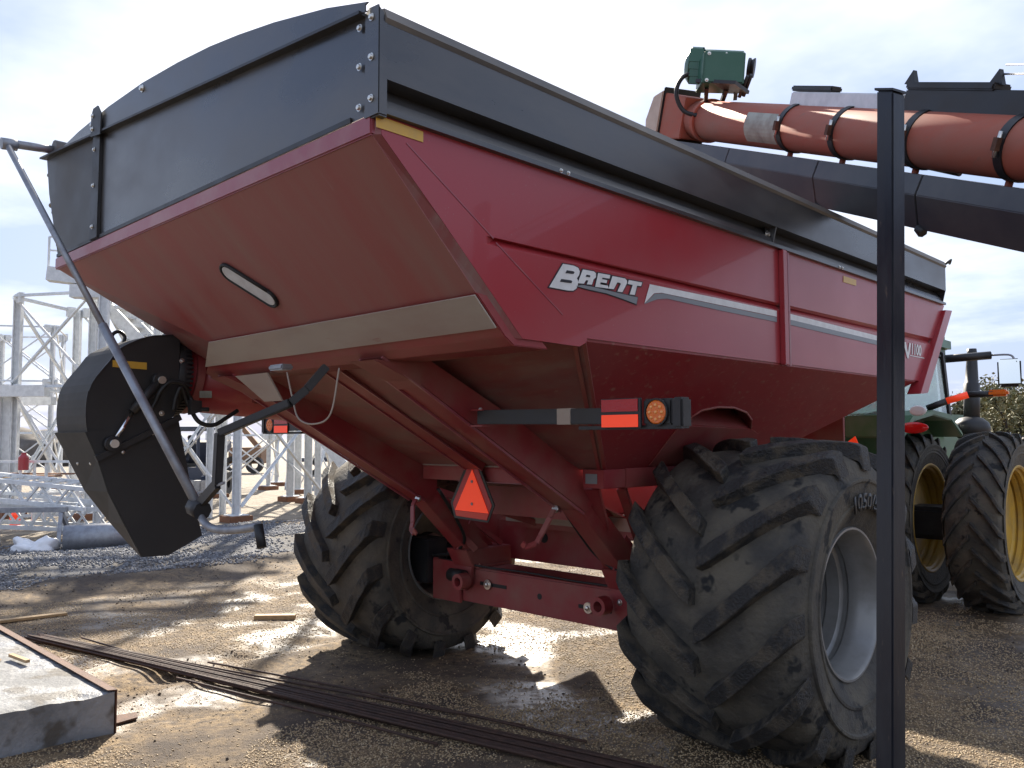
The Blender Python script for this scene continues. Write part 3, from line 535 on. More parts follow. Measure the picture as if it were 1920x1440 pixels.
# sight window
def oblong(c0, c1, r, k=8):
    c0 = np.array(c0); c1 = np.array(c1); t = c1-c0; t /= np.linalg.norm(t); n = np.array([0, .7071, .7071]); s = np.cross(n, t); o = []
    for c, sg in ((c1, 1), (c0, -1)):
        for i in range(k+1):
            a = -math.pi/2+math.pi*i/k; o.append(c+(t*math.cos(a)*sg+s*math.sin(a)*sg)*r)
    return o
nw = np.array([0, -.7071, -.7071])
wa, wb = slope_at(433, 510), slope_at(506, 556)
win = prism('sight_window', [p+nw*.006 for p in oblong(wa, wb, .062)], nw*.008, RUBB, cart)
prism('window_pane', [p+nw*.008 for p in oblong(wa, wb, .043)], nw*.009, WIND, win)
tb = [p+nw*.014 for p in oblong(wa, wb, .055)]; tube('window_gasket', tb+[tb[0]], .008, RUBB, win, n=6)
# yellow reflectors
prism('yellow_reflector', [at(705, 215, 0, W+.004), at(793, 247, 0, W+.004), at(793, 267, 0, W+.004), at(705, 238, 0, W+.004)], (.002, 0, 0), YEL, cart)
prism('yellow_reflector', [at(1581, 517, 0, W+.004), at(1605, 525, 0, W+.004), at(1605, 536, 0, W+.004), at(1581, 529, 0, W+.004)], (.002, 0, 0), YEL, cart)
# ---- lettering, traced on the flat side sheet
def lp(c): return at(900+c[0]/4.571, 380+c[1]/4.571, 0, W+.004)
letters = {'B': [(708, 525), (800, 541), (838, 560), (851, 590), (845, 622), (826, 648), (836, 672), (834, 706), (822, 736), (795, 755), (745, 753), (590, 724)],
 'R': [(878, 573), (972, 590), (989, 606), (990, 640), (968, 660), (955, 703), (912, 700), (925, 668), (905, 664), (886, 695), (834, 690)],
 'E': [(1010, 603), (1112, 622), (1106, 652), (1046, 643), (1041, 656), (1086, 665), (1080, 691), (1030, 683), (1024, 700), (1092, 712), (1098, 737), (984, 722)],
 'N': [(1132, 630), (1238, 650), (1256, 668), (1256, 690), (1216, 768), (1174, 762), (1204, 696), (1190, 686), (1172, 684), (1142, 742), (1098, 737)],
 'T': [(1272, 664), (1386, 685), (1376, 716), (1342, 712), (1322, 792), (1280, 786), (1306, 705), (1262, 697)]}
holes = [[(738, 580), (796, 590), (803, 600), (795, 612), (726, 604)], [(690, 655), (775, 667), (784, 677), (776, 691), (680, 678)], [(908, 618), (938, 624), (936, 640), (900, 634)]]
def grow(poly, d):
    n = len(poly); o = []; A = sum(poly[i][0]*poly[(i+1) % n][1]-poly[(i+1) % n][0]*poly[i][1] for i in range(n)); sg = 1 if A > 0 else -1
    for i in range(n):
        p0, p1, p2 = np.array(poly[i-1], float), np.array(poly[i], float), np.array(poly[(i+1) % n], float)
        e1 = p1-p0; e2 = p2-p1; n1 = np.array([e1[1], -e1[0]])/np.linalg.norm(e1); n2 = np.array([e2[1], -e2[0]])/np.linalg.norm(e2)
        m = n1+n2; m /= max(np.linalg.norm(m), .3); o.append(p1+sg*m*d*min(1/max(m@n1, .45), 1.9))
    return o
def decal(name, poly, lift, m, tr=lp):
    pts = [tr(c)+np.array([lift, 0, 0]) for c in poly]
    return prism(name, pts, (.0012, 0, 0), m, cart)
for k, pl in letters.items():
    decal('letter_outline', grow(pl, 9), 0, DECK); decal('letter', pl, .002, WHITE)
for h in holes: decal('letter_counter', h, .004, DECK)
sw = [(815, 716), (870, 706), (960, 722), (1150, 768), (1346, 814), (1335, 870), (1220, 826), (1080, 778), (930, 746)]
decal('letter_outline', grow(sw, 7), .0003, DECK); decal('underline', sw, .003, GREYD)
I = lambda q: q
pw = lambda c: at(c[0], c[1], 0, W+.004)
decal('stripe', [(1218, 533), (1340, 558), (1456, 583), (1456, 594), (1340, 570), (1240, 549), (1226, 550), (1208, 569)], .001, WHITE, pw)
decal('stripe', [(1208, 570), (1227, 551), (1241, 550), (1340, 571), (1456, 595), (1456, 604), (1340, 580), (1250, 560), (1232, 561)], .001, GREYD, pw)
for y0, y1 in ((.20, 1.98),):
    za = at(1456, 583, 0, W)[2]; zb = at(1456, 594, 0, W)[2]; zc_ = at(1456, 604, 0, W)[2]
    prism('stripe', [(W+.005, y0, za), (W+.005, y1, za-.022), (W+.005, y1, zb-.022), (W+.005, y0, zb)], (.0012, 0, 0), WHITE, cart)
    prism('stripe', [(W+.005, y0, zb), (W+.005, y1, zb-.022), (W+.005, y1, zc_-.022), (W+.005, y0, zc_)], (.0012, 0, 0), GREYD, cart)
tm = lambda x, y: (W+.006, 2.21+x, 2.487+y)
text_mesh('lettering', '1100', WHITE, cart, lambda x, y: (W+.006, 2.44+x, 2.498+y), size=.125, shear=.15, bold=.004)
prism('lettering', [(W+.006, 2.27, 2.585), (W+.006, 2.33, 2.585), (W+.006, 2.37, 2.50), (W+.006, 2.41, 2.585), (W+.006, 2.45, 2.585), (W+.006, 2.385, 2.455), (W+.006, 2.35, 2.455)], (.001, 0, 0), WHITE, cart)
prism('lettering', [(W+.006, 2.10, 2.578), (W+.006, 2.16, 2.578), (W+.006, 2.24, 2.495), (W+.006, 2.21, 2.495)], (.001, 0, 0), WHITE, cart)
prism('lettering', [(W+.006, 2.42, 2.478), (W+.006, 2.76, 2.478), (W+.006, 2.76, 2.485), (W+.006, 2.42, 2.485)], (.001, 0, 0), WHITE, cart)
# ---- slow-vehicle triangle
ya = -.845
def sp_(pts, y): return [at(px, py, 1, y) for px, py in pts]
smv = prism('warning_triangle', sp_([(873, 873), (899, 874), (927, 948), (915, 980), (852, 971), (845, 942)], ya), (0, .008, 0), BLKS, cart)
prism('border', sp_([(876, 878), (896, 879), (922, 948), (913, 976), (855, 967), (849, 943)], ya-.003), (0, .002, 0), ORR, smv)
prism('border', sp_([(853, 957), (916, 964), (912, 975), (856, 967)], ya-.005), (0, .002, 0), ORB, smv)
prism('centre', sp_([(885, 880), (916, 963), (853, 956)], ya-.007), (0, .002, 0), ORF, smv)
for q in ((885, 903), (885, 945)): disc('bolt', at(*q, 1, ya-.008), (0, -1, 0), .011, .004, GREYD, smv, n=8)
bar('triangle_bracket', (-.075, -.83, 1.62), (-.075, -.83, 1.30), .05, .012, REDF, cart, up=(0, 1, 0))
# ---- light arms
def light_arm(s):
    y = -1.70 if s > 0 else -1.22; x0, x1, x2, x3 = s*.93, s*1.80, s*1.97, s*2.17; z = 1.915
    arm = bar('light_arm', (x0, y, z+.012), (s*1.80, y, z), .055, .075, BLKS, cart, bevel=.004)
    for dz in (.05, -.035): bar('arm_hinge', (x0-.04*s, y, z+dz), (x0+.05*s, y, z+dz), .07, .008, REDF, arm); 
    bolt((x0, y, z+.055), (0, 0, 1), cart, r=.01)
    b2 = box('light_housing', (min(s*1.62, x3), y-.012, z-.062), (max(s*1.62, x3), y+.045, z-.045), BLKS, arm, bevel=.002)
    box('reflector_plate', (min(s*1.775, s*2.0), y-.035, z-.055), (max(s*1.775, s*2.0), y-.025, z+.078), BLKS, arm, bevel=.002)
    box('reflector', (min(s*1.78, s*1.985), y-.039, z+.018), (max(s*1.78, s*1.985), y-.036, z+.074), ORR, arm, bevel=.001)
    box('reflector', (min(s*1.78, s*1.985), y-.039, z-.052), (max(s*1.78, s*1.985), y-.036, z+.004), ORF, arm, bevel=.001)
    box('lamp_box', (min(s*2.0, s*2.15), y-.02, z-.045), (max(s*2.0, s*2.15), y+.06, z+.072), BLKS, arm, bevel=.008)
    lathe('lamp', [(0, .054), (.006, .054), (.011, .048), (.012, .0)], (s*2.075, y-.02, z+.012), (0, -1, 0), AMB, arm, n=20)
    for k in range(9):
        a = k*2*math.pi/8; q = .032 if k < 8 else 0
        lathe('lamp_lens_dot', [(0, .008), (.004, .006), (.005, 0)], (s*2.075+q*math.cos(a), y-.032, z+.012+q*math.sin(a)), (0, -1, 0), AMBL, arm, n=8)
    lathe('lamp_ring', [(0, .062), (.012, .062), (.012, .054)], (s*2.075, y-.02, z+.012), (0, -1, 0), RUBB, arm, n=20)
    box('end_plate', (min(s*2.155, s*2.21), y-.03, z-.06), (max(s*2.155, s*2.21), y+.05, z+.075), BLKS, arm, bevel=.01)
    box('tape_wrap', (min(s*1.50, s*1.585), y-.032, z-.036), (max(s*1.50, s*1.585), y+.03, z+.042), DUST, arm, bevel=.002)
light_arm(1); light_arm(-1)
box('frame_decal', (.93, -.8185, 1.535), (1.02, -.8165, 1.595), GREYD, cart, bevel=.0005)
# ---- wheels
def place(name, me, parent, loc=(0, 0, 0), rot=None):
    o = bpy.data.objects.new(name, me); COL.objects.link(o); o.parent = parent; o.location = tuple(map(float, loc))
    if rot: o.rotation_euler = rot
    return o
def tmp(o): me = o.data; bpy.data.objects.remove(o); return me
def lug_mesh(name, side, R, hw, k, wd, h, m, bend, wrap):
    us = [.012, .06, .14, .24, .34, .42, .47] ; us = [u/.5*hw for u in us]+[hw*1.0+.004, hw*1.03+.004]
    prof = lambda u: R-.035*(u/hw)**2 if u <= hw*.95 else (R-.05 if u <= hw*1.01 else R-.05-wrap)
    v = []; f = []
    for i, u in enumerate(us):
        a = k*(u-us[0])+bend*(u/hw)**2; r = prof(u); w2 = wd/2*(1 if 0 < i else .8)*(1.15 if i > 4 else 1)
        hh = h if i < len(us)-1 else .012
        for da, rr_ in ((-w2*1.12, r-.02), (-w2, r+hh), (w2, r+hh), (w2*1.12, r-.02)):
            aa = a+da/R; v.append((side*u, -rr_*math.cos(aa), rr_*math.sin(aa)))
        if i: f += [((i-1)*4+j, (i-1)*4+j+1, i*4+j+1, i*4+j) for j in range(3)]
    n = len(us)-1; f += [(0, 1, 2, 3), (n*4+3, n*4+2, n*4+1, n*4)]
    me = tmp(mesh(name, v, f, m, bevel=.005, seg=1)); return me
def make_wheel(parent, centre, outer, R, hw, nl, tyre_m, rim_m, rimr, apex, kk, wd, h, rot0=0, dish=.03):
    c = outer
    prof = [(.46, rimr), (.475, rimr-.006), (.475, rimr-.018), (.452, rimr-.034), (.40, rimr-.038), (.37, rimr-.058), (.30, rimr-.062), (.285, rimr-.048), (.26, rimr-.048), (.245, rimr-.07), (.17, rimr-.078), (.155, rimr-.062), (.12, rimr-.062), (.10, rimr-.09), (dish+.035, rimr-.095), (dish+.03, rimr-.13), (dish, rimr-.15), (dish, .17), (dish+.04, .15), (dish+.04, .0001)]
    back = [(dish-.012, .0001), (dish-.012, rimr-.11), (0, rimr-.065), (-.40, rimr-.04), (-.455, rimr-.032), (-.475, rimr-.01), (-.46, rimr)]
    sc = hw/.525
    pf = [(c*a*sc, r) for a, r in prof+back]
    me = tmp(lathe('wheel', pf, (0, 0, 0), (1, 0, 0), rim_m, None, n=56, close=True))
    wh = place('wheel', me, parent, centre)
    T = [(-.455, rimr-.02), (-.47, rimr+.012), (-.50, rimr+.06), (-.522, rimr+.11), (-.534, rimr+.115), (-.534, rimr+.13), (-.528, rimr+.135), (-.548, (rimr+R)/2+.03), (-.558, (rimr+R)/2+.04), (-.558, (rimr+R)/2+.055), (-.548, (rimr+R)/2+.06), (-.54, R-.16), (-.515, R-.075), (-.47, R-.038), (-.35, R-.017), (-.18, R-.004), (0, R)]
    T = [(a*sc, r) for a, r in T]; T = T+[(-a, r) for a, r in T[-2::-1]]
    tyre = tmp(lathe('tyre', T, (0, 0, 0), (1, 0, 0), tyre_m, None, n=72, close=True))
    place('tyre', tyre, wh)
    lm = LUG
    lugs = [lug_mesh('tread_lug', s, R, hw, kk*apex, wd, h, lm, .10*apex, .045*sc) for s in (1, -1)]
    for i in range(nl):
        for j in (0, 1):
            place('tread_lug', lugs[j], wh, rot=((i+j*.5)*2*math.pi/nl+rot0, 0, 0))
    return wh
wr = make_wheel(cart, (1.731, 0, .868), 1, .875, .525, 15, TYRE, RIM, .435, 1, .80, .105, .072, .1)
wl = make_wheel(cart, (-1.731, 0, .868), -1, .875, .525, 15, TYRE, RIM, .435, 1, .80, .105, .072, .23)
# sidewall size lettering, raised
def tyre_text(body, a0, r, parent, x, m, size):
    def mp(tx, ty):
        a = a0+tx/r; rr_ = r+ty
        return (x-.10*max(0, ty)*0, -rr_*math.cos(a), rr_*math.sin(a))
    o = text_mesh('size_lettering', body, m, None, mp, size=size, bold=.004, shear=.15); o.parent = parent; o.location = (0, 0, 0)
    s = o.modifiers.new('t', 'SOLIDIFY'); s.thickness = .006; return o
TL = mat('tyre_lettering', (.012, .012, .012), .5)
tyre_text('1050/50R32', 1.27, .54, wr, .562, TL, .125)
for b in range(10):
    a = b*math.pi/5
    for wv, s in ((wr, 1), (wl, -1)):
        o = lathe('wheel_nut', [(0, .022), (.022, .02), (.024, 0)], (0, 0, 0), (s, 0, 0), ZINC, None, n=6); me = tmp(o)
        place('wheel_nut', me, wv, (s*.03, .235*math.cos(a), .235*math.sin(a)))
# ---- folded unloading auger and its discharge hood
FX, FY, FZ = -1.36, -2.42, 2.25
tube('auger_tube', [(FX, FY, FZ), (FX, -1.2, 2.16), (FX, .8, 1.98)], .235, RED, cart, n=32)
lathe('auger_collar', [(0, .235), (0, .262), (.05, .262), (.05, .235)], (FX, FY+.10, FZ), (0, 1, -.08), REDF, cart, n=32)
lathe('hood_flange', [(-.03, .25), (-.03, .275), (.0, .285), (.02, .285), (.05, .275), (.05, .25)], (FX, FY, FZ), (0, 1, -.08), BLKS, cart, n=40)
tooth = None
for i in range(60):
    a = 2*math.pi*i/60; p = np.array([FX+math.cos(a)*.281, FY+.035, FZ+math.sin(a)*.281])
    if tooth is None: tooth = tmp(box('gear_tooth', (-.008, -.022, -.006), (.008, .022, .006), BLKS, None, bevel=0))
    o = place('gear_tooth', tooth, cart, p, (0, -a+math.pi/2, 0))
hp = [(-2.45, 2.49), (-2.535, 2.475), (-2.653, 2.456), (-2.81, 2.377), (-2.88, 2.287), (-2.977, 2.147), (-3.003, 2.01), (-2.99, 1.86), (-2.93, 1.72), (-2.90, 1.66)]
hp = [(float(q[0]), float(q[1])) for q in smooth_path([(a, b, 0) for a, b in hp], 3)]
inner = [(-2.50, 1.93), (-2.46, 2.0), (-2.45, 2.1)]
xa, xb = -1.095, -1.615
def hood(name, outer, inn, m, parent, xa=xa, xb=xb):
    pts = outer+inn; n = len(pts); k = len(outer)
    v = [(xa, y, z) for y, z in pts]+[(xb, y, z) for y, z in pts]
    f = [tuple(range(n)), tuple(range(2*n-1, n-1, -1))]+[(i, i+1, n+i+1, n+i) for i in range(k-1)]+[(i, (i+1) % n, n+(i+1) % n, n+i) for i in range(k, n-1)]
    return mesh(name, v, f, m, parent)
hd = hood('discharge_hood', hp, inner, BLKH, cart)
def wrap(name, outer, x0, x1, m, parent, off=.004):
    o = sheet(name, [[(x0, a[0]-off, a[1]), (x0, b[0]-off, b[1]), (x1, b[0]-off, b[1]), (x1, a[0]-off, a[1])] for a, b in zip(outer[:-1], outer[1:])], m, parent, .004); return o
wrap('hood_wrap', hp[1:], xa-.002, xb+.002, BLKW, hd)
# lower downspout, a separate hinged section
ho = [(-3.008, 1.86), (-2.935, 1.70), (-2.87, 1.50), (-2.77, 1.30), (-2.66, 1.09)]
hi2 = [(-2.50, 1.085), (-2.28, 1.19), (-2.36, 1.5), (-2.45, 1.93)]
v = [(xa+.012, y, z) for y, z in ho+hi2]+[(xb-.012, y+t_, z-.25*t_) for (y, z), t_ in zip(ho+hi2, (0, .01, .05, .11, .19, .16, .06, .02, 0))]; n = len(ho+hi2)
f = [tuple(range(n)), tuple(range(2*n-1, n-1, -1))]+[(i, i+1, n+i+1, n+i) for i in range(len(ho)-1)]+[(i, i+1, n+i+1, n+i) for i in range(len(ho)+1, n-1)]
sp2 = mesh('downspout', v, f, BLKH, cart)
k_ = len(ho)
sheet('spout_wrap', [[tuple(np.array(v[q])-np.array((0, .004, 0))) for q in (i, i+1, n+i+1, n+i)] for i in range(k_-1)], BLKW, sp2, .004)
for y0, z0, y1, z1_ in ((-2.955, 1.70, -2.45, 1.955),): bar('spout_hinge_rail', (xa+.03, y0, z0), (xa+.03, y1, z1_), .03, .035, BLKS, cart)
for a, b in zip(hp[:-1], hp[1:]):
    bar('hood_edge', (xa+.001, a[0]-.002, a[1]+.001), (xa+.001, b[0]-.002, b[1]+.001), .012, .006, BLKS, cart)
prism('yellow_reflector', [at(211, 675, 0, xa+.004), at(275, 680, 0, xa+.004), at(275, 693, 0, xa+.004), at(211, 688, 0, xa+.004)], (.003, 0, 0), YEL, hd)
xc = xa+.05
c0 = at(300, 713, 0, xc); c1 = at(248, 773, 0, xc); c2 = at(211, 832, 0, xc)
cyl = tube('hydraulic_cylinder', [c0, c1], .028, BLKS, cart, n=14)
tube('cylinder_rod', [c1, c2], .013, CHR, cyl, n=12)
for c, r in ((c0, .032), (c2, .034)):
    disc('pin_lug', c-np.array([.04, 0, 0]), (1, 0, 0), r+.012, .06, BLKS, cart, n=16); disc('pin', c+np.array([.02, 0, 0]), (1, 0, 0), r*.75, .02, ZINC, cart, n=16)
for q in ((303, 775), (286, 813), (230, 848), (341, 677)): bolt(at(*q, 0, xa+.005), (1, 0, 0), cart, r=.013)
for q in ((146, 869), (170, 869)): bolt(at(*q, 1, -2.92), (0, -1, 0), cart, r=.008)
def hose(pts, r, name='hose', m=RUBB): return tube(name, smooth_path(pts, 7), r, m, cart, n=8)
hose([at(290, 760, 0, xa+.05), at(300, 735, 0, xa+.07), at(320, 716, 0, xa+.08), at(345, 722, 0, xa+.08), at(356, 745, 0, -1.05), at(372, 765, 0, -1.0), at(392, 768, 0, -.98)], .014)
hose([at(325, 770, 0, xa+.06), at(330, 745, 0, xa+.07), at(340, 727, 0, xa+.08), at(352, 755, 0, -1.04), at(372, 790, 0, -1.0), at(400, 797, 0, -.98), at(425, 783, 0, -.98), at(445, 770, 0, -1.0)], .014)
hose([at(300, 740, 0, xa+.06), at(285, 765, 0, xa+.06), at(280, 775, 0, xa+.05)], .01)
prism('hose_clamp_block', [at(352, 750, 0, -1.03), at(372, 752, 0, -1.03), at(372, 772, 0, -1.03), at(352, 778, 0, -1.03)], (.05, 0, 0), BLKS, cart)
tube('lift_eye', smooth_path([(-1.45, -2.72, 2.42), (-1.45, -2.74, 2.49), (-1.45, -2.70, 2.52), (-1.45, -2.66, 2.49), (-1.45, -2.67, 2.44)], 4), .012, BLKS, cart, n=6)
prism('warning_decal', [at(374, 733, 0, FX+.24), at(397, 733, 0, FX+.24), at(397, 746, 0, FX+.24), at(374, 746, 0, FX+.24)], (.002, 0, 0), DECAL, cart)
prism('tube_saddle', [(-1.15, -1.9, 2.06), (-.95, -1.9, 2.3), (-.95, -1.75, 2.3), (-1.15, -1.75, 2.06)], (-.02, 0, .02), REDF, cart)
# ---- tarp crank: roll pipe end, long handle, hanger bracket
e0 = np.array([-1.95, -2.95, 3.79]); e1 = at(12, 268, 0, -1.95)
rp = tube('tarp_roll_pipe', [e0, e1], .028, STEEL, cart, n=12)
tube('universal_joint', [e1+np.array([0, .06, 0]), e1-np.array([0, .03, .01])], .04, STEEL, cart, n=8)
yb = -2.80
b1 = at(372, 950, 1, yb); mid = e1+(b1-e1)*.56
ck = tube('crank_handle', [e1, mid], .020, STEEL, cart, n=12); tube('crank_lower_tube', [mid, b1], .026, STEEL, cart, n=12)
tube('crank_grip_bend', smooth_path([b1, at(378, 972, 1, yb), at(393, 988, 1, yb), at(420, 994, 1, yb), at(455, 992, 1, yb), at(483, 987, 1, yb)], 5), .020, STEEL, cart, n=12)
tube('crank_grip', [at(484, 984, 1, yb), at(491, 1027, 1, yb)], .022, RUBB, cart, n=10)
disc('crank_clamp', b1-np.array([.05, 0, 0]), (1, 0, -.2), .05, .10, BLKS, cart, n=8)
hb = [at(612, 687, 1, -2.46), at(575, 730, 1, -2.55), at(545, 755, 1, -2.62), at(412, 812, 1, yb)]
for a, b in zip(hb[:-1], hb[1:]): bar('crank_hanger', a, b, .04, .04, BLKS, cart, bevel=.004)
bar('crank_hanger', hb[-1], at(407, 908, 1, yb), .042, .042, BLKS, cart, up=(1, 0, 0), bevel=.004)
bar('crank_latch', at(407, 908, 1, yb), at(372, 948, 1, yb), .03, .05, BLKS, cart)
bar('crank_latch', at(420, 905, 1, yb), at(372, 925, 1, yb), .012, .012, STEEL, cart)
tube('wire_lead', smooth_path([at(538, 698, 1, -2.49), at(548, 745, 1, -2.49), at(560, 785, 1, -2.49), at(590, 795, 1, -2.49), at(620, 775, 1, -2.49), at(636, 690, 1, -2.44)], 6), .005, DUST, cart, n=5)
box('coupler', at(512, 696, 1, -2.5)-np.array([0, .03, .0]), at(538, 682, 1, -2.5)+np.array([0, .04, 0]), STEEL, cart, bevel=.008)
# ================================================================ TRACTOR
tr = empty('tractor', (0, 5.6, 0), 'green tractor with yellow dual rear wheels hitched ahead of the cart', 'tractor')
def trw(x):
    o = make_wheel(tr, (x, 5.1-5.6, .915), 1, .905, .262, 23, TYRE, YRIM, .60, -1, 1.1, .05, .045, .3*x, dish=.10); return o
for x in (1.65, .79, -.79, -1.65): trw(x)
prism('rear_fender', [(.52, 3.95, 1.86), (.52, 4.25, 2.03), (.52, 4.9, 2.10), (.52, 5.5, 2.06), (.52, 5.9, 1.85), (.52, 5.9, 1.80), (.52, 5.5, 1.99), (.52, 4.9, 2.04), (.52, 4.3, 1.97), (.52, 4.0, 1.80)], (.62, 0, 0), GREEN, tr, bevel=.01)
prism('rear_fender', [(-1.14, 3.95, 1.86), (-1.14, 4.25, 2.03), (-1.14, 4.9, 2.10), (-1.14, 5.5, 2.06), (-1.14, 5.9, 1.85), (-1.14, 5.9, 1.80), (-1.14, 5.5, 1.99), (-1.14, 4.9, 2.04), (-1.14, 4.3, 1.97), (-1.14, 4.0, 1.80)], (.62, 0, 0), GREEN, tr, bevel=.01)
box('tail_panel', (.56, 3.93, 1.80), (1.135, 3.99, 2.03), GREEN, tr, bevel=.015)
tlc = at(1714, 802, 1, 3.92)
tl = lathe('tail_light', [(0, .045), (.015, .045), (.03, .03), (.034, 0)], (0, 0, 0), (0, -1, 0), REDLENS, tr, n=24); tl.scale = (3.0, 1, 1.25); tl.location = Vector(tuple(tlc))-tr.location
wlc = at(1723, 770, 1, 4.0)
wl_ = lathe('work_lamp', [(0, .055), (.03, .06), (.04, .05), (.044, 0)], (0, 0, 0), (0, -1, 0), WHT, tr, n=20); wl_.scale = (1.35, 1, .85); wl_.location = Vector(tuple(wlc))-tr.location
box('axle_housing', (-1.3, 4.85, .70), (1.3, 5.35, 1.05), BLKS, tr, bevel=.05)
box('transmission', (-.35, 3.9, .65), (.35, 8.6, 1.35), GREEN, tr, bevel=.04)
box('rear_body', (-.45, 3.95, 1.30), (.42, 4.5, 1.88), GREEN, tr, bevel=.03)
box('hitch_bracket', (-.2, 3.4, 1.0), (.45, 3.95, 1.75), GREEN, tr, bevel=.03)
prism('marker_flag', [at(1583, 833, 1, 3.3), at(1603, 818, 1, 3.3), at(1611, 836, 1, 3.3)], (0, .01, 0), ORF, tr)
# cab
for x, y in ((.78, 4.45), (-.78, 4.45), (.86, 6.3), (-.86, 6.3)):
    bar('cab_pillar', (x, y, 1.95), (x*.96, y+(.12 if y < 5 else -.1), 2.85), .09, .09, BLKS, tr, up=(1, 0, 0), bevel=.01)
prism('cab_roof', [(-.80, 4.02, 2.83), (.80, 4.02, 2.83), (.92, 5.2, 2.83), (.86, 6.6, 2.83), (-.82, 6.6, 2.83), (-.9, 5.2, 2.83)], (0, 0, .24), GREEN, tr, bevel=.07)  # rear edge lengthened so the roof shades more of the ground
prism('cab_roof_skirt', [(-.76, 4.06, 2.76), (.76, 4.06, 2.76), (.90, 5.2, 2.76), (.84, 6.5, 2.76), (-.80, 6.5, 2.76), (-.88, 5.2, 2.76)], (0, 0, .068), BLKS, tr, bevel=.02)
prism('cab_window', [(-.72, 4.46, 1.98), (.72, 4.46, 1.98), (.70, 4.57, 2.76), (-.70, 4.57, 2.76)], (0, .008, 0), GLASS, tr)
prism('cab_window', [(.83, 4.5, 1.98), (.88, 6.22, 1.98), (.84, 6.14, 2.76), (.80, 4.6, 2.76)], (.008, 0, 0), GLASS, tr)
prism('cab_window', [(-.83, 4.5, 1.98), (-.88, 6.22, 1.98), (-.84, 6.14, 2.76), (-.80, 4.6, 2.76)], (-.008, 0, 0), GLASS, tr)
prism('cab_window', [(-.78, 6.28, 1.5), (.78, 6.28, 1.5), (.76, 6.2, 2.76), (-.76, 6.2, 2.76)], (0, .008, 0), GLASS, tr)
box('cab_base', (-.82, 4.5, 1.35), (.82, 6.3, 1.94), GREEN, tr, bevel=.03)
box('seat', (-.28, 4.9, 1.9), (.28, 5.4, 2.05), BLKS, tr, bevel=.05); box('seat_back', (-.26, 4.82, 2.05), (.26, 4.94, 2.62), BLKS, tr, bevel=.05)
box('hood', (-.48, 6.35, 1.25), (.48, 8.9, 2.12), GREEN, tr, bevel=.08)
# exhaust stack
xs_ = .95
s0 = at(1822, 800, 0, xs_); s1 = at(1822, 720, 0, xs_); s2 = at(1822, 690, 0, xs_); s3 = at(1822, 654, 0, xs_)
tube('exhaust_stack', [s0, s1, s1+np.array([0, 0, .01]), s2, s3-np.array([0, 0, .06]), s3], [.095, .095, .08, .07, .06, .055], BLKS, tr, n=18)
lathe('air_canister', [(0, .0), (.0, .15), (.05, .20), (.13, .22), (.20, .20), (.26, .13), (.29, 0)], at(1822, 822, 0, xs_), (0, 0, 1), BLKS, tr, n=24)
# lamp arm, mirror
ar0 = at(1738, 766, 1, 4.9); ar1 = at(1775, 752, 1, 4.95); ar2 = at(1815, 740, 1, 5.0); ar3 = at(1884, 736, 1, 5.05)
tube('marker_arm', [ar0, ar1], .035, BLKS, tr, n=8); tube('marker_reflector', [ar1, ar2], .036, ORF, tr, n=8); tube('marker_arm', [ar2, at(1862, 738, 1, 5.03)], .034, BLKS, tr, n=8)
bx_ = at(1872, 737, 1, 5.04); box('marker_lamp', bx_-np.array([.10, .05, .035]), bx_+np.array([.10, .03, .035]), AMB, tr, bevel=.02)
m0 = at(1772, 673, 1, 5.3); m1 = at(1858, 666, 1, 5.5)
tube('mirror_arm', [m0, m1], .045, BLKS, tr, n=8); tube('mirror_stem', smooth_path([m1, at(1890, 665, 1, 5.5), at(1900, 670, 1, 5.5), at(1902, 680, 1, 5.5)], 4), .012, STEEL, tr, n=6)
mc = at(1892, 699, 1, 5.5)
mb = box('mirror', mc-np.array([.115, .02, .155]), mc+np.array([.115, .05, .155]), BLKS, tr, bevel=.03)
MIR = mat('mirror_glass', (.8, .85, .85), .05, metal=1)
mn = np.array([.28, -.94, .2]); mn /= np.linalg.norm(mn); mt = np.cross(mn, (0, 0, 1.)); mt /= np.linalg.norm(mt); mu = np.cross(mt, mn)
prism('mirror_glass', [mc+mn*.06+mt*a*.098+mu*b*.135 for a, b in ((-1, -1), (1, -1), (1, 1), (-1, 1))], mn*.004, MIR, mb)
# ================================================================ LOADING AUGER OVER THE CART
a0 = pd(1275, 222, 8.15); a1 = pd(1900, 276, 4.62); ad = (a1-a0)/np.linalg.norm(a1-a0); aend = a1+ad*(a1[2]-.35)/(-ad[2])
au = empty('grain_auger', (aend[0], aend[1], 0), 'orange-red tube grain auger with green motor slanting over the cart', 'auger')
TR_ = .175
tube('auger_tube', [a0+ad*.35, a1, aend], TR_, ORT, au, n=32)
lathe('tube_collar', [(0, TR_), (0, TR_+.02), (.05, TR_+.02), (.05, TR_)], a0+ad*.55, ad, ORT, au, n=32)
side_ = np.cross(ad, (0, 0, 1)); side_ /= np.linalg.norm(side_); upn = np.cross(side_, ad)
def al(t, s=0, u=0): return a0+ad*t+side_*s+upn*u
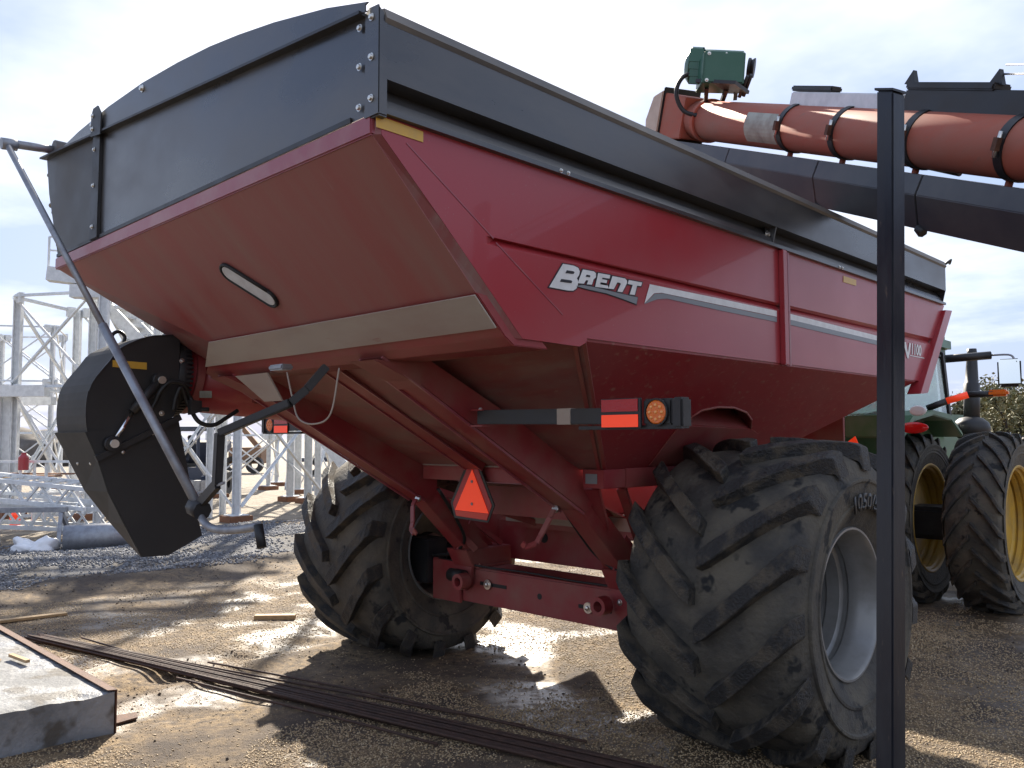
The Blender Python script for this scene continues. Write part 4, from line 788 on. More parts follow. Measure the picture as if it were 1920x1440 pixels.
# discharge head
def rect_body(name, t0, t1, w0, h0, w1, h1, m, u0=0, u1=0):
    v = [al(t, s*w_/2, u+k*h_/2) for t, w_, h_, u in ((t0, w0, h0, u0), (t1, w1, h1, u1)) for s in (-1, 1) for k in (-1, 1)]
    return mesh(name, v, BOXF, m, au, bevel=.008)
rect_body('discharge_head', -.05, .40, .36, .44, .37, .37, ORT)
prism('head_guard', [al(-.35, -.2, -.05), al(-.25, -.2, .18), al(-.06, -.2, .24), al(-.06, -.2, -.32), al(-.30, -.2, -.22)], side_*.4, BEIGE, au, bevel=.01)
bar('guard_rib', al(-.32, -.21, -.12), al(-.08, -.21, .08), .03, .02, BEIGE, au)
rect_body('spout_opening', -.04, .22, .34, .22, .34, .2, BLKS, -.32, -.28)
rect_body('head_plate', -.045, -.03, .40, .50, .40, .50, BLKS, .02, .02)
# motor on its stand
mc = al(.62, 0, .62); my = side_*0+ad
mb_ = empty  # noqa
def mbox(name, t0, t1, s0, s1, u0, u1, m, parent=au, bevel=.01):
    v = [al(t, s, u) for t in (t0, t1) for s in (s0, s1) for u in (u0, u1)]; return mesh(name, v, BOXF, m, parent, bevel=bevel)
mot = tube('motor_body', [pd(1312, 124, 7.78), pd(1390, 128, 7.66)], .15, GREENM, au, n=24)
mbx = prism('motor_terminal_box', [pd(1321, 95, 7.35), pd(1399, 98, 7.30), pd(1395, 157, 7.30), pd(1316, 155, 7.35)], _d*.26, GREENM, au, bevel=.006)
prism('terminal_cover', [pd(1324, 98, 7.34), pd(1396, 101, 7.29), pd(1392, 154, 7.29), pd(1319, 152, 7.34)], _d*.008, GREENM, mbx, bevel=.002)
for q in ((1330, 100), (1362, 101), (1390, 103), (1325, 150), (1355, 151), (1387, 151)): bolt(pd(*q, 7.33), -_d, au, r=.012)
mdir = pd(1312, 124, 7.78)-pd(1390, 128, 7.66); mdir /= np.linalg.norm(mdir)
lathe('motor_fan_cover', [(0, .165), (.10, .165), (.14, .12), (.15, .05), (.15, 0)], pd(1316, 124, 7.74), mdir, GREENM, au, n=24)
for k in range(4): bar('cooling_fin', pd(1318, 104+k*14, 7.55), pd(1318, 104+k*14, 7.55)+mdir*.12, .01, .12, GREENM, au)
pl = pd(1402, 127, 7.5); lathe('drive_pulley', [(0, .085), (.02, .085), (.03, .07), (.05, .085), (.06, .085), (.06, 0)], pl, -mdir, BLKS, au, n=20)
tube('drive_belt', [pd(1402, 142, 7.3), pd(1386, 182, 7.45)], .018, RUBB, au, n=6); tube('drive_belt', [pd(1409, 140, 7.3), pd(1394, 180, 7.45)], .018, RUBB, au, n=6)
bar('motor_plate', pd(1318, 160, 7.55), pd(1392, 164, 7.3), .28, .03, BLKS, au)
for q0, q1 in (((1325, 165), (1322, 205)), ((1362, 168), (1352, 195)), ((1380, 168), (1378, 185))): bar('motor_stand', pd(*q0, 7.45), pd(*q1, 7.6), .035, .035, BLKS, au)
tube('power_cable', smooth_path([pd(1310, 134, 7.6), pd(1280, 145, 7.6), pd(1268, 175, 7.6), pd(1282, 208, 7.6), pd(1318, 220, 7.5), pd(1345, 240, 7.35), pd(1390, 258, 7.0), pd(1470, 264, 6.6), pd(1560, 280, 6.2), pd(1650, 294, 5.7), pd(1800, 325, 5.1)], 6), .02, RUBB, au, n=8)
# straps
def tproj(px): # parameter along the axis whose centre is seen in column px
    lo, hi = 0, 8
    for _ in range(40):
        m_ = (lo+hi)/2; q = a0+ad*m_-CAM; x = 960+FPX*(q@_r)/(q@_d)
        if x < px: lo = m_
        else: hi = m_
    return lo
for px in (1492, 1592, 1732, 1912):
    t = tproj(px); lathe('pipe_strap', [(0, TR_+.001), (0, TR_+.010), (.055, TR_+.010), (.055, TR_+.001)], al(t), ad, BLKS, au, n=32)
    q = al(t+.03)-side_*(TR_+.02)*.98+upn*.01
    if (q-CAM)@_r > (al(t)-CAM)@_r: q = al(t+.03)+side_*(TR_+.02)*.98
    tube('strap_bolt', [q-upn*.07, q+upn*.07], .012, ZINC, au, n=6); bar('strap_ear', q-upn*.035, q+upn*.035, .05, .03, RUST, au)
    tube('strap_hanger', [al(t, 0, -TR_), al(t, 0, -TR_-.10)], .022, ORT, au, n=6)
sgn = -1 if (al(2)-side_*.2-CAM)@_r < (al(2)-CAM)@_r else 1
# worn decal patch wrapped on the tube
v = []; f = []
t0_, t1_ = tproj(1430), tproj(1488)
for i in range(9):
    an = math.radians(-50+i*10); e = side_*sgn*math.cos(an)+upn*math.sin(an)
    v += [al(t0_)+e*(TR_+.003), al(t1_)+e*(TR_+.003)]
f = [(2*i, 2*i+1, 2*i+3, 2*i+2) for i in range(8)]
o = mesh('worn_decal', v, f, DECAL, au); o.modifiers.new('t', 'SOLIDIFY').thickness = .001
# trough / folded lower section under the tube
tq = [(-.19, .02), (-.17, .14), (.17, .14), (.19, .02), (.10, -.18), (-.10, -.18)]
def trough(t0, t1, d0, d1, m, name):
    v = [al(t, s, u+d) for t, d in ((t0, d0), (t1, d1)) for s, u in tq]; k = 6
    f = [tuple(range(k)), tuple(range(2*k-1, k-1, -1))]+[(i, (i+1) % k, k+(i+1) % k, k+i) for i in range(k)]
    return mesh(name, v, f, m, au, bevel=.004)
ts = [.15, tproj(1410), tproj(1585), tproj(1790), tproj(1900)+.9, tproj(1900)+3]
for i in range(5):
    trough(ts[i]+.004, ts[i+1]-.004, -.35, -.35, TROU, 'lower_trough')
    tube('trough_latch', [al(ts[i+1], sgn*.10, -.52), al(ts[i+1]+.05, sgn*.10, -.55)], .03, BLKS, au, n=6)
# galvanised and black truss along the top
mbox('top_channel', tproj(1480), tproj(1680), -.05, .05, TR_-0.020, TR_+0.090, GALV)
mbox('top_beam', tproj(1690), tproj(1900)+2.2, -.06, .06, TR_-0.030, TR_+0.120, BLKS)
mbox('channel_stop', tproj(1478), tproj(1552), -.05, .05, TR_+0.095, TR_+0.135, BLKS)
mbox('winch_frame', tproj(1690), tproj(1850), -.07, .07, TR_+0.115, TR_+0.16, BLKS)
for px in (1688, 1842): prism('winch_ear', [al(tproj(px)-.05, 0, TR_+.15), al(tproj(px)+.05, 0, TR_+.15), al(tproj(px), 0, TR_+.235)], side_*.03, BLKS, au)
for du in (.24, .19): tube('winch_cable', [al(tproj(1845), 0, TR_+.02+du), al(tproj(1900)+2, 0, TR_+.02+du)], .006, STEEL, au, n=5)
# intake box, wheels and legs of the auger beyond the frame
tl_ = np.linalg.norm(aend-a0)
rect_body('intake_box', tl_-.35, tl_+.25, .55, .5, .6, .55, ORT)
# ================================================================ BLACK POST
pt1 = pd(1670, 172, 3.42); pt0 = pd(1670, 1440, 3.15); pdv = (pt1-pt0)/(pt1[2]-pt0[2]); pb = pt0-pdv*pt0[2]
po = empty('steel_post', pb, 'tall black square steel post in the right foreground', 'post')
rz = YAW+math.radians(28)
def rotz(x, y, a): return x*math.cos(a)-y*math.sin(a), x*math.sin(a)+y*math.cos(a)
def sq(h): return [np.array([*rotz(x, y, rz), 0]) for x, y in ((-h, -h), (h, -h), (h, h), (-h, h))]
h_ = .0385; b0_ = pb+pdv*.012
v = [b0_+q for q in sq(h_)]+[pt1+q+np.array([0, 0, dz]) for q, dz in zip(sq(h_), (-.02, -.02, .012, .012))]
mesh('shaft', v, [(3, 2, 1, 0), (0, 1, 5, 4), (1, 2, 6, 5), (2, 3, 7, 6), (3, 0, 4, 7), (4, 5, 6, 7)], POST, po, bevel=.006)
prism('top_cap', [pt1+q*1.12+np.array([0, 0, dz+.002]) for q, dz in zip(sq(h_), (-.02, -.02, .012, .012))], (0, 0, .010), BLKS, po)
prism('base_plate', [pb+q-np.array([0, 0, .02]) for q in sq(.11)], (0, 0, .03), POST, po)
for q in sq(.08): bolt(pb+q+np.array([0, 0, .012]), (0, 0, 1), po)
# ================================================================ FOREGROUND THINGS
zt = .27
k0 = at(215, 1297, 2, zt); k1 = at(0, 1177, 2, zt); k2 = at(0, 1338, 2, zt)
e_r = (k1-k0); e_r /= np.linalg.norm(e_r); e_n = (k2-k0)-e_r*((k2-k0)@e_r); e_n /= np.linalg.norm(e_n); e_n2 = (k2-k0)/np.linalg.norm(k2-k0)
sb = empty('concrete_slab', (k0[0], k0[1], 0), 'weathered concrete slab block with a steel angle edge', 'concrete slab')
c_ = [k0, k0+e_r*3.6, k0+e_r*3.6+e_n2*2.6, k0+e_n2*2.6]
def slab_grid():
    nu, nv = 60, 44; v = []; f = []
    for i in range(nu+1):
        for j in range(nv+1):
            p = c_[0]+(c_[1]-c_[0])*i/nu+(c_[3]-c_[0])*j/nv
            ed = min(i, nu-i, j, nv-j); ch = max(0, float(fbm(p[0]*7+3, p[1]*7+1, 4))-.46)*.07 if ed == 0 else (max(0, float(fbm(p[0]*7+3, p[1]*7+1, 4))-.54)*.08 if ed == 1 else 0)
            v.append((p[0], p[1], zt+float(fbm(p[0]*3, p[1]*3, 3)-.45)*.012-ch))
    f = [(i*(nv+1)+j, (i+1)*(nv+1)+j, (i+1)*(nv+1)+j+1, i*(nv+1)+j+1) for i in range(nu) for j in range(nv)]
    rim = [i*(nv+1) for i in range(nu+1)]+[nu*(nv+1)+j for j in range(1, nv+1)]+[i*(nv+1)+nv for i in range(nu-1, -1, -1)]+[j for j in range(nv-1, 0, -1)]
    n0 = len(v)
    for i in rim: v.append((v[i][0], v[i][1], -.03))
    m_ = len(rim); f += [(rim[i], rim[(i+1) % m_], n0+(i+1) % m_, n0+i) for i in range(m_)]
    return v, f
sv, sf = slab_grid(); mesh('block', sv, sf, CONC, sb)
oo = -e_n*.008
prism('edge_angle', [k0+oo+(0, 0, .012), k0+oo+(0, 0, -.25), k0+oo+e_r*3.5+(0, 0, -.25), k0+oo+e_r*3.5+(0, 0, .012)], -e_n*.008, RUST, sb)
prism('edge_angle_leg', [k0+oo+(0, 0, .006), k0+oo+e_r*3.5+(0, 0, .006), k0+oo+e_r*3.5+e_n*.05+(0, 0, .012), k0+oo+e_n*.05+(0, 0, .012)], (0, 0, .006), RUST, sb)
pt = at(215, 1360, 2, .01)
prism('base_strap', [at(175, 1372, 2, .02), at(258, 1348, 2, .02), at(256, 1338, 2, .02), at(175, 1352, 2, .02)], (0, 0, .012), RUST, sb)
gp_ = [k0+e_r*(1.0+i*.05+random.random()*.5)+e_n2*(.15+random.random()*1.2) for i in range(8)]
SAND = mat('dried_silt', (.34, .25, .17), .9, col2=(.24, .18, .12), nscale=20, bump=.6, bscale=60)
def blob(name, c, rx, ry, rzz, m, parent, seed, n=22, rough=.25):
    bm = bmesh.new(); bmesh.ops.create_icosphere(bm, subdivisions=4, radius=1)
    for v in bm.verts:
        q = v.co; d = 1+rough*(float(fbm(np.array(q.x*1.7+seed), np.array(q.y*1.7+q.z*1.3+seed), 4))-.45)*2
        v.co = Vector((c[0]+q.x*rx*d, c[1]+q.y*ry*d, c[2]+max(q.z, -.3)*rzz*d))
    me = bpy.data.meshes.new(name); bm.to_mesh(me); bm.free(); me.shade_smooth(); return link(name, me, m, parent)
sd = k0+e_r*1.35+e_n2*.75
blob('silt_patch', (sd[0], sd[1], zt), .55, .38, .035, SAND, sb, 3.1, rough=.6)
sd = k0+e_r*.30+e_n2*.42
tag(bar('wood_scrap', at(20, 1228, 2, zt+.03), at(52, 1240, 2, zt+.03), .03, .02, WOOD), 'small wood splinter lying on the concrete slab', 'wood scrap')
# rebar bundle: each rod a thing of its own
rodmesh = {}
def rod(p, q, label, k):
    n = 14; P = []; tt = np.linspace(0, 1, 40); gz = gheight(p[0]+(q[0]-p[0])*tt, p[1]+(q[1]-p[1])*tt); cf = np.polyfit(tt, gz, 2); lift = max(0, float((gz-np.polyval(cf, tt)).max())*.95)
    for i in range(n+1):
        t = i/n; c = np.array(p)*(1-t)+np.array(q)*t
        P.append((c[0]+.010*math.sin(3.1*t+k), c[1]+.010*math.sin(4.7*t+2*k), float(np.polyval(cf, t))+lift+.008+c[2]))
    o = tube('rebar_rod', P, .0085, REBAR, None, n=7); tag(o, label, 'rebar', 'rusty rods lying across the yard'); return o
A_ = at(58, 1197, 2, 0); B_ = at(1230, 1470, 2, 0)
dr = (B_-A_)/np.linalg.norm(B_-A_); pr_ = np.array([-dr[1], dr[0], 0])
for i in range(17):
    lay = i // 8; j = i % 8
    a = A_+dr*(.04*((i*7) % 5))+pr_*((j-3.5)*.021)+(0, 0, lay*.017); b = B_+dr*(.10*((i*3) % 4))+pr_*((j-3.5)*(.027+.008*lay))+(0, 0, lay*.015)
    rod(a, b, 'dark rusty rebar rod in the bundle lying from slab to right tyre', i)
for i, (q0, q1, lab) in enumerate((((100, 1200), (980, 1372), 'loose rusty rod lying just behind the rebar bundle'), ((392, 1247), (1100, 1400), 'short rusty rod splayed off the back of the bundle'), ((150, 1203), (505, 1302), 'thin rusty rod crossing the grain behind the bundle'), ((330, 1278), (820, 1408), 'rusty rod lying along the near side of the bundle'))):
    rod(at(*q0, 2, 0), at(*q1, 2, 0), lab, 30+i)
# lumber
wz = float(gheight(-3.68, -.33))+.02
wb_ = tag(bar('lumber_block', at(478, 1157, 2, wz), at(554, 1156, 2, wz), .085, .045, WOOD, bevel=.003), 'short sawn lumber block lying left of the far tyre', 'lumber')
tag(bar('timber_plank', at(-60, 1172, 2, .02), at(125, 1150, 2, .02), .09, .025, WOOD, bevel=.002), 'thin wooden plank on the ground behind the concrete slab', 'plank')
for i in range(7):
    q = gl(random.uniform(1.0, 5.5), random.uniform(4.5, 9)); 
# ================================================================ BACKGROUND STRUCTURES
def tower(label, legs, H, levels, wleg=.17, wb=.06, blocks=True, base_z=.14, faces=((0, 1), (1, 2), (2, 3), (3, 0)), skip=()):
    c = sum(np.array(l) for l in legs)/len(legs)
    T = empty('lattice_tower', (c[0], c[1], 0), label, 'steel tower', 'galvanised towers in the yard')
    for i, l in enumerate(legs):
        p = np.array([l[0], l[1], base_z]); lg = hcol('leg', p, p+np.array([0, 0, H-base_z]), wleg, GALV, T)
        box('base_plate', p-np.array([.2, .2, .0]), p+np.array([.2, .2, .02]), GALV, lg, bevel=.002)
        if blocks: box('timber_pad', (p[0]-.26, p[1]-.26, -.02), (p[0]+.26, p[1]+.26, base_z-.002), WOODR, T, bevel=.005)
    for a, b in faces:
        A = np.array([legs[a][0], legs[a][1], 0.]); B = np.array([legs[b][0], legs[b][1], 0.])
        dn = (B-A)/np.linalg.norm(B-A); off = np.cross(dn, (0, 0, 1))*wleg*.55
        for i, (z0, z1) in enumerate(zip(levels[:-1], levels[1:])):
            if (a, i) in skip: continue
            angle_bar('brace', A+off+(0, 0, z0+.12), B+off+(0, 0, z1-.05), wb, GALV, T); angle_bar('brace', B+off*1.4+(0, 0, z0+.12), A+off*1.4+(0, 0, z1-.05), wb, GALV, T)
            angle_bar('girt', A+off*1.2+(0, 0, z1), B+off*1.2+(0, 0, z1), wb*1.2, GALV, T)
            for e, q in ((A, 1), (B, -1)):
                box('gusset_plate', np.minimum(e+off+dn*q*.02, e+off*1.15+dn*q*.26)+(0, 0, z1-.14), np.maximum(e+off+dn*q*.02, e+off*1.15+dn*q*.26)+(0, 0, z1+.10), GALV, T, bevel=0)
    return T
def lat(px, dep): return (px-960)/FPX*dep
L1 = gl(lat(28, 19.5), 19.5); L2 = gl(lat(171, 19.0), 19.0)
fd = gl(0, 1)-gl(0, 0); rd = gl(1, 0)-gl(0, 0)
T1 = tower('bare lattice tower at the far left with platform beams', [L1, L2, L2+fd*2.2+rd*.25, L1+fd*2.2+rd*.25], 5.2, [.2, 3.0, 5.15])
# heavier lower storey and platform beams
for l in (L1,): hcol('lower_leg', np.array([l[0]-.1, l[1]-.12, .1]), np.array([l[0]-.1, l[1]-.12, 2.95]), .27, GALV, T1)
bar('platform_beam', gl(lat(-90, 19.3), 19.3, 2.93), gl(lat(86, 19.2), 19.2, 2.93), .2, .26, GALV, T1); bar('platform_beam', gl(lat(10, 20.6), 20.6, 2.75), gl(lat(100, 20.3), 20.3, 2.75), .18, .2, GALV, T1)
A2 = gl(lat(446, 18.3), 18.3); B2 = gl(lat(545, 24.5), 24.5); 
T2 = tower('tall lattice tower standing behind the folded auger spout', [A2, gl(lat(597, 23.4), 23.4), gl(lat(410, 25.6), 25.6), gl(lat(292, 20.2), 20.2)], 8.2, [.2, 2.9, 5.6, 8.1])
T3 = tower('lattice tower on timber pads seen left of the far tyre', [gl(lat(546, 24.2), 24.2), gl(lat(579, 23.6), 23.6), gl(lat(622, 26.5), 26.5), gl(lat(560, 27.5), 27.5)], 7.5, [.2, 2.7, 5.0, 7.4], wleg=.21, skip=((0, 0), (0, 1), (0, 2)))
dk = [gl(lat(215, 19.2), 19.2, 7.7), gl(lat(640, 21), 21, 7.7)]  # unseen deck added on this tower to dapple the yard with shade
for k in range(9):
    o_ = fd*(-1.0+.62*k); q0 = dk[0]+o_+rd*random.uniform(-.5, .5); q1 = dk[1]+o_*.8+rd*random.uniform(-.8, .8)
    bar('added_shade_plank', q0, q1, random.choice((.2, .3, .42)), .05, GALV, T2)
for k in range(5): bar('added_shade_joist', dk[0]+rd*1.5*k-fd*1.2-(0, 0, .12), dk[0]+rd*1.5*k+fd*4.2-(0, 0, .12), .12, .18, GALV, T2)
T4 = tower('farther thin lattice tower seen between the spout and far tyre', [gl(lat(395, 29), 29), gl(lat(505, 29.5), 29.5), gl(lat(520, 32), 32), gl(lat(420, 32), 32)], 7.5, [.2, 1.9, 3.6, 5.4, 7.4], wleg=.14, wb=.05)
T5 = tower('farther thin lattice tower at the left edge of the sky', [gl(lat(-30, 27), 27), gl(lat(95, 27.5), 27.5), gl(lat(115, 30), 30), gl(lat(0, 30), 30)], 5.6, [.2, 2.0, 3.7, 5.5], wleg=.13, wb=.045)
# platform with hand rail jutting beside the cart
pf = empty('platform', gl(lat(130, 18.2), 18.2), 'galvanised box-beam platform end jutting out beside the hopper', 'platform')
bar('platform_beam', gl(lat(82, 18.0), 18.0, 5.42), gl(lat(215, 18.4), 18.4, 5.30), .35, .30, GALV, pf); bar('platform_beam', gl(lat(128, 18.1), 18.1, 5.05), gl(lat(205, 18.2), 18.2, 5.05), .3, .28, GALV, pf)
for px in (82, 108): bar('rail_post', gl(lat(px, 18), 18, 5.55), gl(lat(px, 18), 18, 6.25), .04, .04, GALV, pf)
for z in (5.95, 6.25): bar('hand_rail', gl(lat(82, 18), 18, z), gl(lat(150, 18.3), 18.3, z), .035, .035, GALV, pf)
for q in ((190, 17.9), (178, 19.6)): hcol('support', gl(lat(*q), q[1], .0), gl(lat(*q), q[1], 5.3), .18, GALV, pf)
def stairs(label, a, b, wdir, width, n):
    a = np.array(a); b = np.array(b); c = (a+b)/2
    S = empty('stair_flight', (b[0], b[1], 0), label, 'stairs', 'galvanised stair flights')
    for s in (0, 1):
        o_ = wdir*width*s; bar('stringer', a+o_, b+o_, .05, .28, GALV, S)
        bar('hand_rail', a+o_+(0, 0, .95), b+o_+(0, 0, .95), .04, .04, GALV, S)
        for t in (.1, .5, .9): q = a*(1-t)+b*t+o_; bar('rail_post', q, q+np.array([0, 0, .95]), .04, .04, GALV, S)
    for i in range(n):
        q = a+(b-a)*(i+.5)/n; r_ = (b-a).copy(); r_[2] = 0; r_ /= np.linalg.norm(r_)
        v = [q+r_*x+wdir*y+np.array([0, 0, z]) for x in (-.13, .13) for y in (.03, width-.03) for z in (-.02, .02)]
        mesh('tread', v, BOXF, GALV, S)
    return S
stairs('galvanised stair flight coming down beside the black spout', gl(lat(182, 19.5), 19.5, 5.1), gl(lat(395, 19.0), 19.0, 2.35), fd, .9, 12)
hcol_s = gl(lat(395, 19.2), 19.2)
S1 = [o for o in bpy.data.objects if o.name == 'stair_flight'][0]
for k in (0, 1): hcol('stair_post', hcol_s+fd*.9*k, hcol_s+fd*.9*k+np.array([0, 0, 2.3]), .14, GALV, S1)
stairs('galvanised stair flight ending at the ground behind the far tyre', gl(lat(560, 22), 22, 2.55), gl(lat(705, 21), 21, .15), fd, .9, 10)
# lattice sections lying on trestles
def truss(label, a, b, w_, h_, n, group='lattice sections on the ground'):
    a = np.array(a); b = np.array(b); t = (b-a)/np.linalg.norm(b-a); s = np.cross(t, (0, 0, 1.)); s /= np.linalg.norm(s)
    T = empty('lattice_section', ((a+b)/2)*np.array([1, 1, 0]), label, 'steel lattice', group)
    for i in (0, 1):
        for j in (0, 1): bar('chord', a+s*w_*i+(0, 0, h_*j), b+s*w_*i+(0, 0, h_*j), .07, .07, GALV, T)
    for k in range(n):
        p = a+(b-a)*k/n; q = a+(b-a)*(k+1)/n
        for i in (0, 1): bar('web', p+s*w_*i+(0, 0, h_*(k % 2)), q+s*w_*i+(0, 0, h_*((k+1) % 2)), .035, .035, GALV, T)
        bar('web', p+(0, 0, h_), q+s*w_+(0, 0, h_), .03, .03, GALV, T)
    return T
truss('long lattice section lying at the far left, uppermost', gl(lat(-120, 16.5), 16.5, .92), gl(lat(235, 15.2), 15.2, .62), .9, .34, 14)
truss('long lattice section lying lower at the far left', gl(lat(-140, 15.6), 15.6, .35), gl(lat(260, 16.2), 16.2, .12), .8, .38, 14)
truss('short lattice piece lying behind the black spout', gl(lat(60, 20), 20, .05), gl(lat(330, 21), 21, .05), .7, .5, 8)
truss('inclined lattice section leaning up behind the spout', gl(lat(215, 22), 22, 5.6), gl(lat(430, 21.5), 21.5, 2.7), .8, .5, 9, 'lattice sections in the yard')
def trestle(label, c, dirv, ln, h):
    c = np.array(c); T = empty('trestle', (c[0], c[1], 0), label, 'trestle', 'trestles at the far left'); pv = np.cross(dirv, (0, 0, 1.))
    bar('top_rail', c-dirv*ln/2+(0, 0, h), c+dirv*ln/2+(0, 0, h), .08, .08, STEEL, T)
    for k in (-1, 1):
        for s in (-1, 1): bar('leg', c+dirv*k*ln*.42+(0, 0, h-.04), c+dirv*k*ln*.5+pv*s*.35+(0, 0, .0), .06, .06, STEEL, T)
        bar('cross_brace', c+dirv*k*ln*.47+pv*.2+(0, 0, h*.4), c+dirv*k*ln*.47-pv*.2+(0, 0, h*.4), .04, .04, STEEL, T)
    return T
trestle('grey steel trestle beside the white plastic bag', gl(lat(60, 14.2), 14.2), rd*.98+fd*.12, 1.25, .62)
# guard-rail panel standing among the stack
gr = empty('guard_rail', gl(lat(70, 17.5), 17.5), 'galvanised pipe guard rail standing by the lattice stack', 'railing')
for z in (1.35, .55, .45): bar('rail', gl(lat(-60, 17.6), 17.6, z), gl(lat(150, 17.4), 17.4, z), .05, .05, GALV, gr)
for px in (42, 68, 90): bar('rail_post', gl(lat(px, 17.5), 17.5, 0), gl(lat(px, 17.5), 17.5, 1.35), .05, .05, GALV, gr)
pk = empty('plank_stack', gl(lat(70, 17.9), 17.9), 'brown planks laid over the lattice stack at far left', 'planks')
for k in range(3): bar('plank', gl(lat(-40+20*k, 17.9), 17.9+.2*k, 1.0+.035*k), gl(lat(90+15*k, 17.6), 17.6+.2*k, 1.0+.035*k), .2, .03, WOODR if k else WOOD, pk)
for k, (px, z) in enumerate(((47, 1.18), (35, .72))): 
    o = lathe('red_canister', [(0, 0), (0, .10), (.26, .10), (.32, .05), (.36, .05), (.36, 0)], gl(lat(px, 17.3), 17.3, z if k == 0 else .0), (0, 0, 1), ORF if k else RED, None, n=14)
    tag(o, ('red canister resting on top of the plank stack' if k == 0 else 'orange canister on the ground beside the guard rail'), 'canister')
# half pipe, bag
hpv = []; hpf = []; c0 = gl(lat(128, 13.6), 13.6, .2); c1 = gl(lat(238, 13.9), 13.9, .22)
tag(tube('culvert_pipe', [c0, c1+(c1-c0)*.5], .22, STEEL, None, n=28, caps=False), 'grey galvanised pipe lying beside the white plastic bag', 'pipe')
bpy.data.objects['culvert_pipe'].modifiers.new('t', 'SOLIDIFY').thickness = .012
bgc = gl(lat(72, 13.5), 13.5)
bm = bmesh.new(); bmesh.ops.create_icosphere(bm, subdivisions=4, radius=1)
for v in bm.verts:
    q = v.co.copy(); r1 = rd*q.x*.32+fd*q.y*.2
    d = 1+.5*(float(fbm(np.array(q.x*2+9), np.array(q.z*2+q.y*2+4), 4))-.45)*2
    hh = (.10+.20*abs(q.x)**1.3)*max(q.z, -.3)+.06*float(vn(np.array(q.x*4+3), np.array(q.y*4+8)))
    v.co = Vector((bgc[0]+r1[0]*d, bgc[1]+r1[1]*d, .03+hh*d))
me = bpy.data.meshes.new('plastic_bag'); bm.to_mesh(me); bm.free(); me.shade_smooth(); tag(link('plastic_bag', me, BAG), 'crumpled white plastic bag on the dirt by a trestle', 'bag')
# skid-steer loader with its operator, behind the spout
SKC = gl(lat(362, 26), 26); sk = empty('skid_loader', SKC, 'dark blue skid loader seen past the black spout', 'loader')
def LB(name, c, rx0, rx1, fy0, fy1, z0, z1, m, parent, bevel=.03):
    v = [np.array(c)+rd*x+fd*y+np.array([0, 0, z]) for x in (rx0, rx1) for y in (fy0, fy1) for z in (z0, z1)]; return mesh(name, v, BOXF, m, parent, bevel=bevel)
LB('chassis', SKC, -.75, .75, -.9, 1.0, .35, .95, NAVY, sk); LB('cab_roof', SKC, -.68, .5, -.75, .6, 2.05, 2.18, NAVY, sk); LB('engine_cover', SKC, -.6, .6, .62, 1.25, .9, 1.7, NAVY, sk)
for x in (-.62, .44):
    for y in (-.7, .5): bar('cab_post', SKC+rd*x+fd*y+(0, 0, .9), SKC+rd*x+fd*y+(0, 0, 2.06), .08, .08, NAVY, sk)
for x in (-.85, .85): bar('lift_arm', SKC+rd*x+fd*.9+(0, 0, 1.65), SKC+rd*x-fd*1.3+(0, 0, .6), .12, .2, NAVY, sk)
LB('bucket', SKC, -.95, .95, -1.8, -1.3, .1, .6, STEEL, sk)
for x in (-.82, .82):
    for y in (-.55, .6): lathe('wheel', [(-.13, .15), (-.14, .36), (-.10, .40), (.10, .40), (.14, .36), (.13, .15)], SKC+rd*x+fd*y+(0, 0, .40), rd, RUBB, sk, n=24, close=True)
def person(c, facing, label):
    c = np.array(c); f = facing; s = np.cross(f, (0, 0, 1.))
    J = {'pel': (0, 0, 0), 'ch': (0, 0, .34), 'nk': (.02, 0, .52), 'hd': (.03, 0, .62), 'top': (.03, 0, .76), 'sl': (0, -.19, .44), 'el': (.10, -.24, .18), 'wl': (.30, -.17, .12), 'sr': (0, .19, .44), 'er': (.10, .24, .18), 'wr': (.30, .17, .12),
         'hl': (.02, -.10, -.02), 'kl': (.42, -.13, .02), 'al': (.44, -.13, -.40), 'fl': (.58, -.14, -.43), 'hr': (.02, .10, -.02), 'kr': (.42, .13, .02), 'ar': (.44, .13, -.40), 'fr': (.58, .14, -.43)}
    R = dict(pel=.16, ch=.17, nk=.065, hd=.10, top=.07, sl=.075, el=.055, wl=.04, sr=.075, er=.055, wr=.04, hl=.10, kl=.075, al=.05, fl=.045, hr=.10, kr=.075, ar=.05, fr=.045)
    E_ = [('pel', 'ch'), ('ch', 'nk'), ('nk', 'hd'), ('hd', 'top'), ('ch', 'sl'), ('sl', 'el'), ('el', 'wl'), ('ch', 'sr'), ('sr', 'er'), ('er', 'wr'), ('pel', 'hl'), ('hl', 'kl'), ('kl', 'al'), ('al', 'fl'), ('pel', 'hr'), ('hr', 'kr'), ('kr', 'ar'), ('ar', 'fr')]
    ks = list(J); me = bpy.data.meshes.new('person'); me.from_pydata([tuple(c+f*J[k][0]+s*J[k][1]+np.array([0, 0, J[k][2]])) for k in ks], [(ks.index(a), ks.index(b)) for a, b in E_], [])
    o = link('person', me, CLOTH); o.modifiers.new('skin', 'SKIN'); sv_ = me.skin_vertices[0].data
    for i, k in enumerate(ks): sv_[i].radius = (R[k], R[k])
    sv_[0].use_root = True; ss = o.modifiers.new('sub', 'SUBSURF'); ss.levels = 1; ss.render_levels = 2
    fc = c+f*.085+np.array([0, 0, .665]); blob('face', fc, .05, .05, .075, SKIN, o, 1, rough=.05)
    return tag(o, label, 'person')
person(SKC-fd*.1+rd*.0+(0, 0, 1.18), -rd*.95+fd*.3, 'person in dark clothing seated in the dark blue loader')
LB('seat', SKC, -.2, .35, -.35, .3, .95, 1.06, RUBB, sk)
